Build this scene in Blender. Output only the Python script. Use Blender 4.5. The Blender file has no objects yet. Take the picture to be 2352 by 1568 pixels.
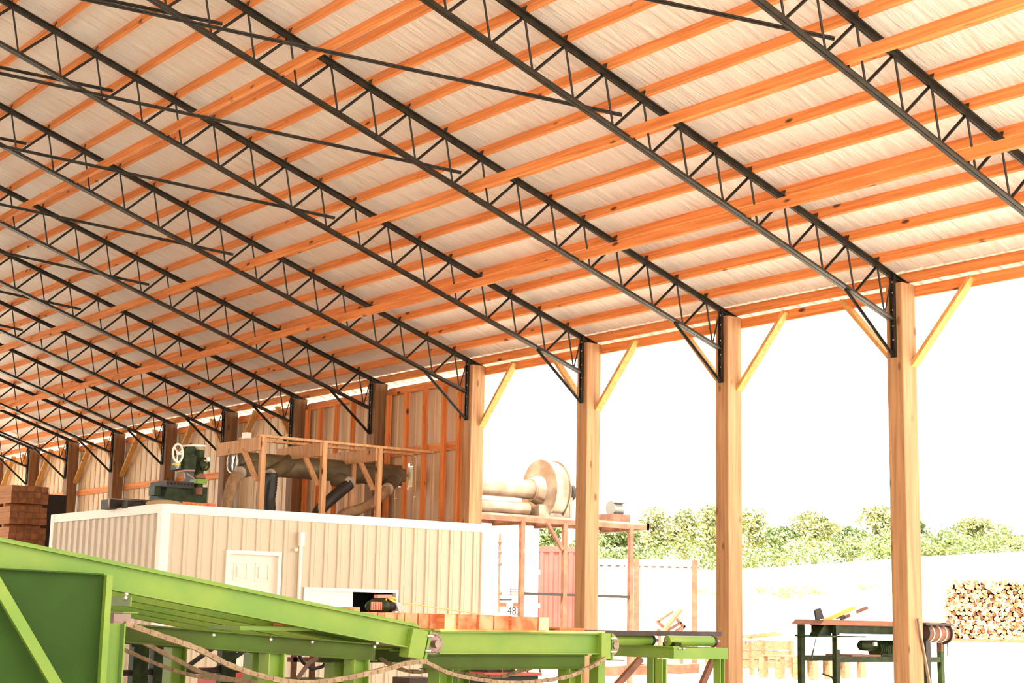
import bpy, math, random
from mathutils import Vector as V, Matrix
random.seed(7)
C = bpy.context.scene.collection
PI = math.pi
# ------------------------------------------------------------------ camera
S = 3.05
FPX = 3618.0
YAW, PIT, ROLL = -2.21988, .17348, .02098
CAM = V((-4.11678*S, 4.99653*S, 1.3))
Z0 = 1.3 + 1.45758*S                     # height of the truss seat line
RM = (Matrix.Rotation(YAW, 3, 'Z') @ Matrix.Rotation(PI/2+PIT, 3, 'X') @ Matrix.Rotation(ROLL, 3, 'Z'))
cd = bpy.data.cameras.new('camera'); co = bpy.data.objects.new('camera', cd); C.objects.link(co)
cd.sensor_fit = 'HORIZONTAL'; cd.sensor_width = 36; cd.lens = FPX/2352*36; cd.clip_end = 600; cd.clip_start = .1
co.matrix_world = Matrix.Translation(CAM) @ RM.to_4x4()
bpy.context.scene.camera = co

def at(px, py, X=None, Y=None, Z=None, D=None):
    """a point of the place, surveyed from the photograph on a known plane"""
    d = RM @ V(((px-1176)/FPX, -(py-784)/FPX, -1))
    if X is not None: t = (X-CAM.x)/d.x
    elif Y is not None: t = (Y-CAM.y)/d.y
    elif Z is not None: t = (Z-CAM.z)/d.z
    else: t = D
    return CAM + d*t

# ------------------------------------------------------------------ materials
def newmat(name):
    m = bpy.data.materials.new(name); m.use_nodes = True
    nt = m.node_tree; b = nt.nodes['Principled BSDF']
    return m, nt, b
def N(nt, t, **k):
    n = nt.nodes.new(t)
    for a, v in k.items(): setattr(n, a, v)
    return n
def coords(nt, scale):
    tc = N(nt, 'ShaderNodeTexCoord'); oi = N(nt, 'ShaderNodeObjectInfo')
    mul = N(nt, 'ShaderNodeVectorMath', operation='SCALE'); mul.inputs[3].default_value = 37.
    cmb = N(nt, 'ShaderNodeCombineXYZ')
    for i in range(3): nt.links.new(oi.outputs['Random'], cmb.inputs[i])
    nt.links.new(cmb.outputs[0], mul.inputs[0])
    ad = N(nt, 'ShaderNodeVectorMath', operation='ADD')
    nt.links.new(tc.outputs['Object'], ad.inputs[0]); nt.links.new(mul.outputs[0], ad.inputs[1])
    mp = N(nt, 'ShaderNodeMapping'); mp.inputs['Scale'].default_value = scale
    nt.links.new(ad.outputs[0], mp.inputs[0])
    return mp.outputs[0], ad.outputs[0]
def ramp(nt, src, stops):
    r = N(nt, 'ShaderNodeValToRGB'); e = r.color_ramp.elements
    while len(e) < len(stops): e.new(.5)
    for el, (p, c) in zip(e, stops): el.position = p; el.color = (*c, 1)
    nt.links.new(src, r.inputs[0]); return r.outputs[0]
def mix(nt, fac, a, b, mode='MIX'):
    m = N(nt, 'ShaderNodeMix', data_type='RGBA', blend_type=mode)
    if hasattr(fac, 'links'): nt.links.new(fac, m.inputs[0])
    else: m.inputs[0].default_value = fac
    for i, s in ((6, a), (7, b)):
        if hasattr(s, 'links'): nt.links.new(s, m.inputs[i])
        else: m.inputs[i].default_value = (*s, 1)
    return m.outputs[2]
def wood(name, light, dark, axis, knot=(.10, .03, .01), fine=26., amount=1.):
    m, nt, b = newmat(name)
    sc = [fine]*3; sc[axis] = fine*.045
    v, raw = coords(nt, sc)
    n = N(nt, 'ShaderNodeTexNoise'); n.inputs['Scale'].default_value = 1.; n.inputs['Detail'].default_value = 5; n.inputs['Distortion'].default_value = .6
    nt.links.new(v, n.inputs['Vector'])
    col = ramp(nt, n.outputs[0], [(.32, dark), (.62, light)])
    # broad board-to-board change
    n2 = N(nt, 'ShaderNodeTexNoise'); n2.inputs['Scale'].default_value = .35; nt.links.new(raw, n2.inputs['Vector'])
    col = mix(nt, mixf(nt, n2.outputs[0], .35*amount), col, dark)
    # knots
    ks = [5.]*3; ks[axis] = 2.2
    mp = N(nt, 'ShaderNodeMapping'); mp.inputs['Scale'].default_value = ks; nt.links.new(raw, mp.inputs[0])
    vo = N(nt, 'ShaderNodeTexVoronoi'); vo.inputs['Scale'].default_value = .8; nt.links.new(mp.outputs[0], vo.inputs['Vector'])
    kf = ramp(nt, vo.outputs['Distance'], [(.07, (1, 1, 1)), (.14, (0, 0, 0))])
    col = mix(nt, kf, col, knot)
    nt.links.new(col, b.inputs['Base Color']); b.inputs['Roughness'].default_value = .75
    bp = N(nt, 'ShaderNodeBump'); bp.inputs['Strength'].default_value = .15; bp.inputs['Distance'].default_value = .01
    nt.links.new(n.outputs[0], bp.inputs['Height']); nt.links.new(bp.outputs[0], b.inputs['Normal'])
    return m
def mixf(nt, src, k):
    x = N(nt, 'ShaderNodeMath', operation='MULTIPLY'); x.inputs[1].default_value = k; nt.links.new(src, x.inputs[0]); return x.outputs[0]
def paint(name, c, rough=.5, metal=0., var=.12, scale=3., c2=None, lo=.4, hi=.7, spec=.5):
    m, nt, b = newmat(name)
    v, raw = coords(nt, (scale,)*3)
    n = N(nt, 'ShaderNodeTexNoise'); n.inputs['Scale'].default_value = 1.; n.inputs['Detail'].default_value = 6; nt.links.new(v, n.inputs['Vector'])
    c2 = c2 or tuple(x*(1-var) for x in c)
    col = ramp(nt, n.outputs[0], [(lo, c2), (hi, c)])
    nt.links.new(col, b.inputs['Base Color']); b.inputs['Roughness'].default_value = rough; b.inputs['Metallic'].default_value = metal
    b.inputs['Specular IOR Level'].default_value = spec
    return m
M = {}
ORL, ORD = (.88, .34, .10), (.60, .18, .04)
M['purlin'] = wood('pine_along_building', ORL, ORD, 0)
M['pine_y'] = wood('pine_across', ORL, ORD, 1)
M['pine_z'] = wood('pine_upright', ORL, ORD, 2)
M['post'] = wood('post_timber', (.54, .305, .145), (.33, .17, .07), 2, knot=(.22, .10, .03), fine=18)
M['post_dark'] = wood('shaded_post', (.30, .155, .065), (.17, .08, .03), 2, knot=(.1, .05, .02), fine=18)  # post wood darkened: shade of the walled bays put into the colour
M['brace'] = wood('brace_board', (.72, .40, .12), (.50, .25, .07), 2, knot=(.2, .1, .03))
M['rack'] = wood('rack_board', (.72, .42, .20), (.50, .26, .11), 2)
M['tie'] = wood('fresh_sawn_timber', (.80, .28, .10), (.52, .14, .04), 0, knot=(.25, .08, .03))
M['tie_end'] = paint('sawn_end_grain', (.80, .36, .18), .8, c2=(.46, .13, .04), scale=6, lo=.38, hi=.62)
M['tie_pale'] = paint('pale_end_grain', (.90, .62, .38), .8, c2=(.80, .42, .2), scale=9)
M['old_tie'] = paint('weathered_end_grain', (.34, .13, .045), .85, c2=(.17, .06, .02), scale=7)
M['old_side'] = wood('weathered_side', (.62, .26, .08), (.42, .15, .04), 0)
M['black'] = paint('black_steel', (.042, .034, .022), .42, .3, c2=(.018, .014, .009), scale=8)
M['rod'] = paint('black_rod', (.022, .018, .013), .5, .2)
M['bolt'] = paint('bright_bolt', (.75, .72, .66), .3, .8)
M['green'] = paint('green_paint', (.235, .33, .038), .42, c2=(.15, .27, .03), scale=1.5, spec=.35)
M['green_shaded'] = paint('shaded_green_paint', (.075, .14, .016), .6, c2=(.06, .085, .014), scale=1.2, spec=.15)  # conveyor green with the shade under the decks put into the colour
M['dgreen'] = paint('dark_shaded_green', (.045, .115, .012), .6, c2=(.03, .07, .01), scale=1.2, spec=.15)  # shade of the drop panel put into the colour; also on a dark stand
M['mgreen'] = paint('machine_green', (.030, .050, .009), .5, c2=(.012, .019, .004), scale=9, spec=.2)
M['dark'] = paint('dark_steel', (.03, .022, .018), .6, .3)
M['chain'] = paint('dusty_chain', (.40, .29, .17), .7, .2, c2=(.27, .18, .10), scale=9)
M['rust'] = paint('rusty_steel', (.27, .11, .06), .75, .1, c2=(.16, .065, .035), scale=6)
M['brown'] = paint('brown_steel', (.085, .05, .04), .6, .3, c2=(.05, .03, .025), scale=5)
M['pink'] = paint('pinkish_primer', (.36, .24, .2), .6, .3, scale=12)
M['tan'] = paint('tan_siding', (.72, .53, .31), .5, var=.06, scale=.7)
M['shed'] = paint('stone_siding', (.62, .515, .37), .42, var=.04, scale=.7)
M['white'] = paint('white_trim', (.88, .83, .73), .4, var=.03)
M['roofing'] = paint('roof_sheet', (.50, .43, .35), .35, .1, c2=(.42, .35, .28), scale=2)
M['cream'] = paint('cream_door', (.86, .76, .64), .4, var=.03)
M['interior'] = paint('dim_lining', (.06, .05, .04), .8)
M['duct'] = paint('grimy_duct', (.20, .155, .075), .55, .2, c2=(.11, .085, .045), scale=5)
M['hose'] = paint('black_hose', (.035, .032, .025), .5, var=.3, scale=30)
M['fhose'] = paint('tan_flex_hose', (.45, .29, .14), .7, c2=(.30, .17, .08), scale=12)
M['foil'] = paint('foil_tape', (.85, .8, .72), .3, .5, scale=9)
M['alu'] = paint('galvanized_steel', (.40, .32, .25), .38, .6, c2=(.22, .15, .10), scale=2.5)
M['grey'] = paint('grey_enamel', (.50, .52, .50), .5)
M['dgrey'] = paint('motor_grey', (.17, .17, .15), .5)
M['plank'] = wood('sun_dried_plank', (.30, .125, .06), (.2, .075, .035), 1)
M['red'] = paint('red_paint', (.65, .06, .03), .45)
M['salmon'] = paint('salmon_paint', (.80, .25, .15), .5)
M['yellow'] = paint('yellow_paint', (.80, .50, .03), .5)
M['orange'] = paint('orange_lever', (.85, .36, .02), .5)
M['cred'] = paint('faded_red_container', (.34, .095, .07), .6, c2=(.28, .065, .05), scale=1)
M['cwhite'] = paint('white_container', (.66, .58, .48), .6, c2=(.46, .36, .26), scale=.8, lo=.3, hi=.55)
M['trailer'] = paint('white_trailer', (.86, .83, .78), .5, var=.03)
M['burlap'] = paint('burlap', (.50, .34, .18), .9, scale=14)
M['cable'] = paint('dark_cable', (.03, .028, .03), .6)
M['yrope'] = paint('yellow_cord', (.75, .66, .2), .7)
M['concrete'] = paint('concrete', (.64, .57, .47), .85, c2=(.52, .46, .37), scale=1.5)
M['log_end'] = paint('pale_log_end', (.56, .36, .20), .9, c2=(.24, .09, .03), scale=9, lo=.42, hi=.64)
M['bark'] = paint('orange_bark', (.26, .10, .035), .9, c2=(.14, .05, .02), scale=14)
M['trunk'] = paint('tree_bark', (.22, .17, .11), .9)
M['crate'] = wood('pale_pallet_board', (.30, .19, .10), (.2, .11, .05), 0)
# ground: pale sawdusty gravel yard passing into grass up the slope
m, nt, b = newmat('yard_ground')
tc = N(nt, 'ShaderNodeTexCoord'); sx = N(nt, 'ShaderNodeSeparateXYZ'); nt.links.new(tc.outputs['Object'], sx.inputs[0])
n = N(nt, 'ShaderNodeTexNoise'); n.inputs['Scale'].default_value = .25; n.inputs['Detail'].default_value = 8; nt.links.new(tc.outputs['Object'], n.inputs['Vector'])
g1 = ramp(nt, n.outputs[0], [(.35, (.58, .51, .41)), (.6, (.73, .66, .55))])
g2 = ramp(nt, n.outputs[0], [(.35, (.36, .38, .12)), (.62, (.54, .52, .24))])
mr = N(nt, 'ShaderNodeMapRange'); mr.inputs[1].default_value = 1.6; mr.inputs[2].default_value = 2.4
nt.links.new(sx.outputs['Z'], mr.inputs[0])
nt.links.new(mix(nt, mr.outputs[0], g1, g2), b.inputs['Base Color']); b.inputs['Roughness'].default_value = .9
M['ground'] = m
# white vapour film under the roof: wrinkled, slightly glossy, wrinkles run down the slope
m, nt, b = newmat('roof_film')
tc = N(nt, 'ShaderNodeTexCoord')
mp = N(nt, 'ShaderNodeMapping'); mp.inputs['Scale'].default_value = (9., 1.1, 1.); mp.inputs['Rotation'].default_value = (0, 0, .22)
nt.links.new(tc.outputs['Object'], mp.inputs[0])
n = N(nt, 'ShaderNodeTexNoise'); n.inputs['Scale'].default_value = 1.3; n.inputs['Detail'].default_value = 7; n.inputs['Roughness'].default_value = .65; n.inputs['Distortion'].default_value = .5
nt.links.new(mp.outputs[0], n.inputs['Vector'])
nt.links.new(ramp(nt, n.outputs[0], [(.3, (.74, .67, .57)), (.44, (.90, .86, .80)), (.56, (.92, .88, .82)), (.72, (.97, .95, .91))]), b.inputs['Base Color'])
b.inputs['Roughness'].default_value = .38
bp = N(nt, 'ShaderNodeBump'); bp.inputs['Strength'].default_value = .8; bp.inputs['Distance'].default_value = .07
nt.links.new(n.outputs[0], bp.inputs['Height']); nt.links.new(bp.outputs[0], b.inputs['Normal'])
M['film'] = m
def leafmat(name, a, c):
    m, nt, b = newmat(name)
    oi = N(nt, 'ShaderNodeTexCoord'); n = N(nt, 'ShaderNodeTexNoise'); n.inputs['Scale'].default_value = .9; n.inputs['Detail'].default_value = 4
    nt.links.new(oi.outputs['Object'], n.inputs['Vector'])
    nt.links.new(ramp(nt, n.outputs[0], [(.38, a), (.62, c)]), b.inputs['Base Color']); b.inputs['Roughness'].default_value = .6
    b.inputs['Subsurface Weight'].default_value = 0
    return m
M['leaf'] = leafmat('leaf_yellow_green', (.16, .185, .065), (.42, .41, .19))
M['leaf2'] = leafmat('leaf_deep_green', (.10, .15, .055), (.28, .32, .14))
M['weed'] = leafmat('weed_green', (.20, .27, .04), (.38, .40, .09))

# ------------------------------------------------------------------ mesh builder
class MB:
    def __init__(s): s.v = []; s.f = []; s.sm = []; s.mi = []; s.cur = 0
    def add(s, vs, fs, smooth=False):
        o = len(s.v); s.v += [V(x) for x in vs]
        for f in fs: s.f.append([i+o for i in f]); s.sm.append(smooth); s.mi.append(s.cur)
    def box(s, a, b):
        x0, y0, z0 = (min(p, q) for p, q in zip(a, b)); x1, y1, z1 = (max(p, q) for p, q in zip(a, b))
        s.add([(x0,y0,z0),(x1,y0,z0),(x1,y1,z0),(x0,y1,z0),(x0,y0,z1),(x1,y0,z1),(x1,y1,z1),(x0,y1,z1)],
              [(0,3,2,1),(4,5,6,7),(0,1,5,4),(1,2,6,5),(2,3,7,6),(3,0,4,7)]); return s
    def cbox(s, a, b, c=.01):
        """box with chamfered upright edges"""
        x0, y0, z0 = (min(p, q) for p, q in zip(a, b)); x1, y1, z1 = (max(p, q) for p, q in zip(a, b))
        o = [(x0+c,y0),(x1-c,y0),(x1,y0+c),(x1,y1-c),(x1-c,y1),(x0+c,y1),(x0,y1-c),(x0,y0+c)]
        s.prism([(x, y, z0) for x, y in o], (0, 0, z1-z0)); return s
    def bar(s, p, q, w, h, up=(0, 0, 1)):
        p, q = V(p), V(q); d = (q-p).normalized(); sd = d.cross(V(up)).normalized(); u = sd.cross(d)
        c = [sd*w/2*i+u*h/2*j for i, j in ((-1,-1),(1,-1),(1,1),(-1,1))]
        s.add([p+x for x in c]+[q+x for x in c], [(0,3,2,1),(4,5,6,7),(0,1,5,4),(1,2,6,5),(2,3,7,6),(3,0,4,7)]); return s
    def ibeam(s, p, q, w, h, t=.012, up=(0, 0, 1)):
        p, q = V(p), V(q); d = (q-p).normalized(); sd = d.cross(V(up)).normalized(); u = sd.cross(d)
        for k in (-1, 1): s.bar(p+u*k*(h-t)/2, q+u*k*(h-t)/2, w, t, u)
        s.bar(p, q, t, h-2*t, u); return s
    def tube(s, pts, r, n=10, cap=True):
        pts = [V(p) for p in pts]; rs = r if isinstance(r, (list, tuple)) else [r]*len(pts)
        rings = []; pu = None
        for i, p in enumerate(pts):
            d = (pts[min(i+1, len(pts)-1)]-pts[max(i-1, 0)]).normalized()
            if pu is None: pu = d.orthogonal()
            u = (pu-d*pu.dot(d)).normalized(); pu = u; w = d.cross(u)
            rings.append([p+(u*math.cos(2*PI*k/n)+w*math.sin(2*PI*k/n))*rs[i] for k in range(n)])
        vs = [x for g in rings for x in g]; fs = []
        for i in range(len(pts)-1):
            for k in range(n): fs.append((i*n+k, i*n+(k+1) % n, (i+1)*n+(k+1) % n, (i+1)*n+k))
        s.add(vs, fs, True)
        if cap:
            s.add(rings[0], [tuple(reversed(range(n)))]); s.add(rings[-1], [tuple(range(n))])
        return s
    def prism(s, poly, ext):
        n = len(poly); e = V(ext); a = [V(p) for p in poly]
        s.add(a+[p+e for p in a], [tuple(reversed(range(n))), tuple(range(n, 2*n))]+[(i, (i+1) % n, n+(i+1) % n, n+i) for i in range(n)]); return s
    def torus(s, c, ax, R, r, n=28, k=8):
        ax = V(ax).normalized(); u = ax.orthogonal().normalized(); w = ax.cross(u); vs = []; fs = []
        for i in range(n):
            d = u*math.cos(2*PI*i/n)+w*math.sin(2*PI*i/n)
            for j in range(k): vs.append(V(c)+d*(R+r*math.cos(2*PI*j/k))+ax*r*math.sin(2*PI*j/k))
        for i in range(n):
            for j in range(k): fs.append((i*k+j, ((i+1) % n)*k+j, ((i+1) % n)*k+(j+1) % k, i*k+(j+1) % k))
        s.add(vs, fs, True); return s
    def ball(s, c, r, n=12, m=8):
        r = r if isinstance(r, (tuple, list)) else (r,)*3; vs = []; fs = []
        for i in range(m+1):
            for j in range(n):
                t = PI*i/m; p = 2*PI*j/n
                vs.append((c[0]+r[0]*math.sin(t)*math.cos(p), c[1]+r[1]*math.sin(t)*math.sin(p), c[2]+r[2]*math.cos(t)))
        for i in range(m):
            for j in range(n): fs.append((i*n+j, (i+1)*n+j, (i+1)*n+(j+1) % n, i*n+(j+1) % n))
        s.add(vs, fs, True); return s
    def build(s, name, mat, parent=None, origin=None):
        o0 = V(parent.location) if parent is not None else V(origin) if origin else V((0, 0, 0))
        if parent is not None and parent.parent is not None: o0 = V((0, 0, 0)); q = parent
        if parent is not None:
            o0 = V((0, 0, 0)); q = parent
            while q is not None: o0 += V(q.location); q = q.parent
        me = bpy.data.meshes.new(name); me.from_pydata([tuple(x-o0) for x in s.v], [], s.f)
        me.polygons.foreach_set('use_smooth', s.sm)
        mats = mat if isinstance(mat, (list, tuple)) else [mat]
        for x in mats: me.materials.append(M[x])
        if len(mats) > 1: me.polygons.foreach_set('material_index', s.mi)
        me.update()
        o = bpy.data.objects.new(name, me); C.objects.link(o)
        if parent is not None: o.parent = parent
        elif origin: o.location = origin
        return o
def tag(o, label=None, cat=None, group=None, kind=None):
    if label: o['label'] = label
    if cat: o['category'] = cat
    if group: o['group'] = group
    if kind: o['kind'] = kind
    return o
def thing(name, loc, label, cat, group=None):
    o = bpy.data.objects.new(name, None); C.objects.link(o); o.location = loc; o.empty_display_size = .1
    return tag(o, label, cat, group)
KIDS = {}
def dup(root, loc, label, group=None, skip=()):
    r = root.copy(); C.objects.link(r); r.location = loc; r['label'] = label
    if group: r['group'] = group
    def rec(a, b):
        for ch in [c for c in ALL if c.parent is a]:
            if ch.name.split('.')[0] in skip: continue
            c = ch.copy(); C.objects.link(c); c.parent = b; rec(ch, c)
    ALL = list(C.objects); rec(root, r); return r
ORD_ = ['nearest', 'second nearest', 'third nearest', 'fourth nearest', 'fifth nearest', 'sixth nearest', 'seventh nearest', 'eighth nearest', 'ninth nearest', 'tenth nearest', 'eleventh nearest', 'twelfth nearest']
NTH = ['first', 'second', 'third', 'fourth', 'fifth', 'sixth', 'seventh', 'eighth', 'ninth', 'tenth', 'eleventh', 'twelfth', 'thirteenth', 'fourteenth', 'fifteenth', 'sixteenth', 'seventeenth', 'eighteenth', 'nineteenth', 'twentieth', 'twenty-first', 'twenty-second']

# ------------------------------------------------------------------ the building: frame constants
TX = [.01, 3.05, 6.1, 9.15, 12.22, 15.2, 18.17, 21.15, 24.05, 26.95, 29.7, 32.5]     # post and truss lines
P = .18456*S; SL = .32706; DY = -.04146*S; DZ = .20727*S
XF, XB = -11.5, 33.6                                                                  # front and back of the roof
RIDGE = 26*P
def zt(y): return Z0+SL*y                                # top chord line
def zb(y): return Z0+SL*(y-DY)-DZ                        # bottom chord line
YP0, YP1 = -.575, -.302                                  # outer and inner face of the posts

# --- shell
def roof_z(y): return zt(y)+.155 if y <= RIDGE else zt(2*RIDGE-y)+.155
mb = MB(); NR = 30
ys = [-.50+(RIDGE+.50)*i/NR for i in range(NR+1)]
ys += [2*RIDGE-y for y in reversed(ys[:-1])]
for a, b_ in zip(ys, ys[1:]):
    for t, fl in ((0, 0), (.012, 1)):
        q = [(XF, a, roof_z(a)+t), (XB, a, roof_z(a)+t), (XB, b_, roof_z(b_)+t), (XF, b_, roof_z(b_)+t)]
        mb.add(q, [(0, 1, 2, 3) if fl else (3, 2, 1, 0)])
tag(mb.build('ceiling', 'film'), 'white wrinkled plastic film under the sloping roof', kind='structure')
def ribbed(mb, o, run, up, L, H, pitch, d=.02, rib=.045, nrm=(0, 0, 1), minor=True, hole=None):
    """profiled sheet: o origin, run/up unit vectors, ribs stand out along nrm"""
    o, run, up, nrm = V(o), V(run), V(up), V(nrm)
    xs = []; x = 0.
    while x < L:
        xs += [(x, 0), (x+pitch*.5-rib, 0), (x+pitch*.5-rib*.55, d), (x+pitch*.5+rib*.55, d), (x+pitch*.5+rib, 0)]
        if minor: xs += [(x+pitch*.72, 0), (x+pitch*.75, d*.25), (x+pitch*.79, d*.25), (x+pitch*.82, 0)]
        x += pitch
    xs = [q for q in xs if q[0] < L]+[(L, 0)]
    for (xa, da), (xb, db) in zip(xs, xs[1:]):
        sp = [(0, H)]
        if hole:
            for h in hole:
                if (xa+xb)/2 > h[0] and (xa+xb)/2 < h[1]: sp = [(0, h[2]), (h[3], H)]
        for h0, h1 in sp:
            if h1-h0 < .005: continue
            q = [o+run*xx+nrm*dd+up*hh for xx, dd, hh in ((xa, da, h0), (xb, db, h0), (xb, db, h1), (xa, da, h1))]
            mb.add(q, [(0, 1, 2, 3)])
    return mb
slope = V((0, math.cos(math.atan(SL)), math.sin(math.atan(SL))))
rn = V((0, -slope.z, slope.y))
mb = MB(); ribbed(mb, (XF, -1.0, roof_z(-1.0)+.03), (1, 0, 0), slope, XB-XF, (RIDGE+1.0)/slope.y, .30, .03, .04, rn)
mb2 = V((0, -slope.y, slope.z)); ribbed(mb, (XF, 2*RIDGE+1, roof_z(-1.0)+.03), (1, 0, 0), mb2, XB-XF, (RIDGE+1.0)/slope.y, .30, .02, .04, (0, slope.z, slope.y))
tag(mb.build('roof', 'roofing'), 'ribbed white metal roofing with a short eave overhang', kind='structure')
# right wall siding from the fourth post on, and an unseen left wall added to keep skylight out
mb = MB(); ribbed(mb, (TX[3]+.1, -.66, 0), (1, 0, 0), (0, 0, 1), XB-TX[3]-.1, 5.47, .305, .022, .035, (0, -1, 0), hole=[(11.2-TX[3]-.1, 11.86-TX[3]-.1, 3.42, 4.14)])
for a, b_, c, d in ((11.2, 11.30, 3.42, 4.14), (11.76, 11.86, 3.42, 4.14), (11.30, 11.44, 3.42, 3.60), (11.62, 11.76, 3.42, 3.62), (11.30, 11.4, 3.98, 4.14), (11.66, 11.76, 3.98, 4.14), (11.4, 11.66, 4.03, 4.14), (11.44, 11.62, 3.42, 3.56)):
    mb.box((a, -.665, c), (b_, -.66, d))
tag(mb.build('wall_right', 'tan'), 'tan ribbed metal siding behind the posts', kind='structure')
mb = MB(); mb.box((XF, 2*RIDGE+.55, 0), (XB, 2*RIDGE+.62, 5.4))
tag(mb.build('added_wall_left', 'tan'), 'unseen tan wall added on the far left to block skylight', kind='structure')
mb = MB(); mb.box((-20, -.7, -.2), (XB, 2*RIDGE+.6, 0)); tag(mb.build('floor', 'concrete'), 'dusty concrete floor of the hall', kind='structure')

# --- ground outside: flat yard, then a grassy rise
def gz(x, y):
    r = math.hypot(x-CAM.x, y-CAM.y)
    if y > -1.5: return -.03
    a = math.atan2(-(y-CAM.y), x-CAM.x)            # turns with the view to the right
    s = lambda t: 0 if t < 0 else 1 if t > 1 else t*t*(3-2*t)
    z = .30*s((r-28)/16)+.55*s((r-42)/14)
    k = 4.1+1.9*s((a-.72)/.28)
    z += k*s((r-58)/62)
    return z-.03
mb = MB(); rs = [10, 14, 18, 22, 26, 30, 34, 38, 42, 46, 50, 54, 58, 64, 70, 78, 86, 96, 108, 120, 132, 150, 190, 260]
vs = []; na = 64
for r in rs:
    for i in range(na+1):
        a = -.25+2.0*i/na
        x, y = CAM.x+r*math.cos(a), CAM.y-r*math.sin(a)
        vs.append((x, y, gz(x, y) if y < -.72 else -.2))
mb.add(vs, [(i*(na+1)+j, i*(na+1)+j+1, (i+1)*(na+1)+j+1, (i+1)*(na+1)+j) for i in range(len(rs)-1) for j in range(na)], True)
mb.f = [list(reversed(f)) for f in mb.f]
tag(mb.build('ground', 'ground'), 'pale yard ground rising to a dry grassy slope', kind='structure')

# --- roof trusses
def truss(i):
    x = TX[0]; t = thing('roof_truss', (x, YP1, 4.6), 'black', 'roof truss', 'black steel roof trusses across the hall')
    nmax = 25
    def pt(y, z, dx=0): return V((x+dx, y, z))
    ytop = nmax*P
    # top chord: two angle irons back to back
    mb = MB(); d = V((0, slope.y, slope.z)); a = pt(-.60, zt(-.60)); b = pt(ytop, zt(ytop))
    for k in (-1, 1):
        mb.bar(a+V((.033*k, 0, 0)), b+V((.033*k, 0, 0)), .055, .012, rn); mb.bar(a+V((.011*k, 0, 0))-rn*.03, b+V((.011*k, 0, 0))-rn*.03, .012, .055, rn)
    mb.build('top_chord', 'black', t)
    mb = MB(); a = pt(-.25, zb(-.25)); b = pt(ytop, zb(ytop))
    for k in (-1, 1):
        mb.bar(a+V((.028*k, 0, 0)), b+V((.028*k, 0, 0)), .046, .011, rn); mb.bar(a+V((.010*k, 0, 0))+rn*.025, b+V((.010*k, 0, 0))+rn*.025, .011, .045, rn)
    mb.build('bottom_chord', 'black', t)
    for j in range(nmax+1):
        yb = j*P+DY
        MB().tube([pt(j*P, zt(j*P)-.02), pt(yb, zb(yb)+.01)], .0125, 8).build('web_rod', 'rod', t)
        if j:
            p, q = pt(yb, zb(yb)+.015), pt((j-1)*P, zt((j-1)*P)-.03)
            dd = (q-p).normalized()
            mb = MB(); mb.bar(p, q, .034, .008, V((1, 0, 0)).cross(dd)); mb.bar(p+V((.013, 0, 0)), q+V((.013, 0, 0)), .008, .034, V((1, 0, 0)).cross(dd))
            mb.build('web_diagonal', 'rod', t)
        if j < 20:      # angle clip that holds the purlin
            mb = MB(); c = pt(j*P+.025, zt(j*P+.025)); mb.bar(c+rn*.0, c+rn*.085, .075, .007, (0, 1, 0)); mb.build('purlin_clip', 'black', t)
    for yb in LATY:
        mb = MB(); c = pt(yb-.035, zb(yb-.035)); mb.bar(c, c+rn*.10, .085, .008, (0, 1, 0)); mb.bar(c+d*.02+rn*.012, c-d*.07+rn*.012, .085, .008, rn); mb.build('board_clip', 'black', t)
    MB().tube([pt(DY, zb(DY)+.01), pt(YP1+.03, 5.63)], .010, 8).build('web_rod', 'rod', t)
    # end plate bolted to the post, bolts, steel knee brace
    mb = MB(); mb.box((x-.038, YP1, 4.60), (x+.038, YP1+.012, 5.66))
    for k in (-1, 1): mb.box((x+.032*k-.005, YP1+.012, 4.60), (x+.032*k+.005, YP1+.035, 5.66))
    pl = mb.build('end_plate', 'black', t)
    for z in (4.82, 5.0, 5.2, 5.42, 5.56): MB().ball((x, YP1+.016, z), .012, 8, 6).build('bolt', 'bolt', pl)
    yk = 1.28*P+DY; p, q = pt(yk, zb(yk)-.01), pt(YP1+.03, 4.62); dd = (q-p).normalized()
    mb = MB(); mb.bar(p, q, .05, .01, V((1, 0, 0)).cross(dd)); mb.bar(p, q, .01, .05, V((1, 0, 0)).cross(dd)); mb.build('knee_brace', 'black', t)
    mb = MB(); mb.bar(pt(YP1+.02, 5.60), pt(YP0, 5.565), .09, .012); mb.build('seat_plate', 'black', t)
    return t
LATY = [2.33, 4.14, 6.88]
t0 = truss(0); t0['label'] = 'black steel roof truss landing on the nearest timber post'
dup(t0, (-3.04, YP1, 4.6), 'black steel roof truss crossing the top right corner, nearest of all', skip=('end_plate', 'knee_brace', 'seat_plate'))
for i in range(1, 12):
    dup(t0, (TX[i], YP1, 4.6), 'black steel roof truss landing on the %s timber post' % ORD_[i])

# --- purlins on the trusses, lateral boards through the webs
for j in range(-1, 20):
    y = j*P+.0 if j >= 0 else -.53
    mb = MB(); c = V((0, y, zt(y)))+rn*.08; mb.bar(c+V((XF+.05, 0, 0)), c+V((XB-.05, 0, 0)), .04, .138, rn)
    tag(mb.build('roof_purlin', 'purlin', origin=(XF, y, zt(y))), 'orange pine roof purlin, %s up from the open eave' % NTH[j+1], 'purlin', 'pine purlins under the white roof film')
for k, y in enumerate(LATY):
    mb = MB(); c = V((0, y, zb(y)))+rn*.10; mb.bar(c+V((XF+.05, 0, 0)), c+V((XB-.05, 0, 0)), .04, .138, rn)
    tag(mb.build('lateral_board', 'purlin', origin=(XF, y, zb(y))), 'orange pine board threaded through the truss webs, %s up from the eave' % ('lowest one', 'middle one', 'highest one')[k], 'board', 'pine lateral boards resting on the bottom chords')
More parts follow.
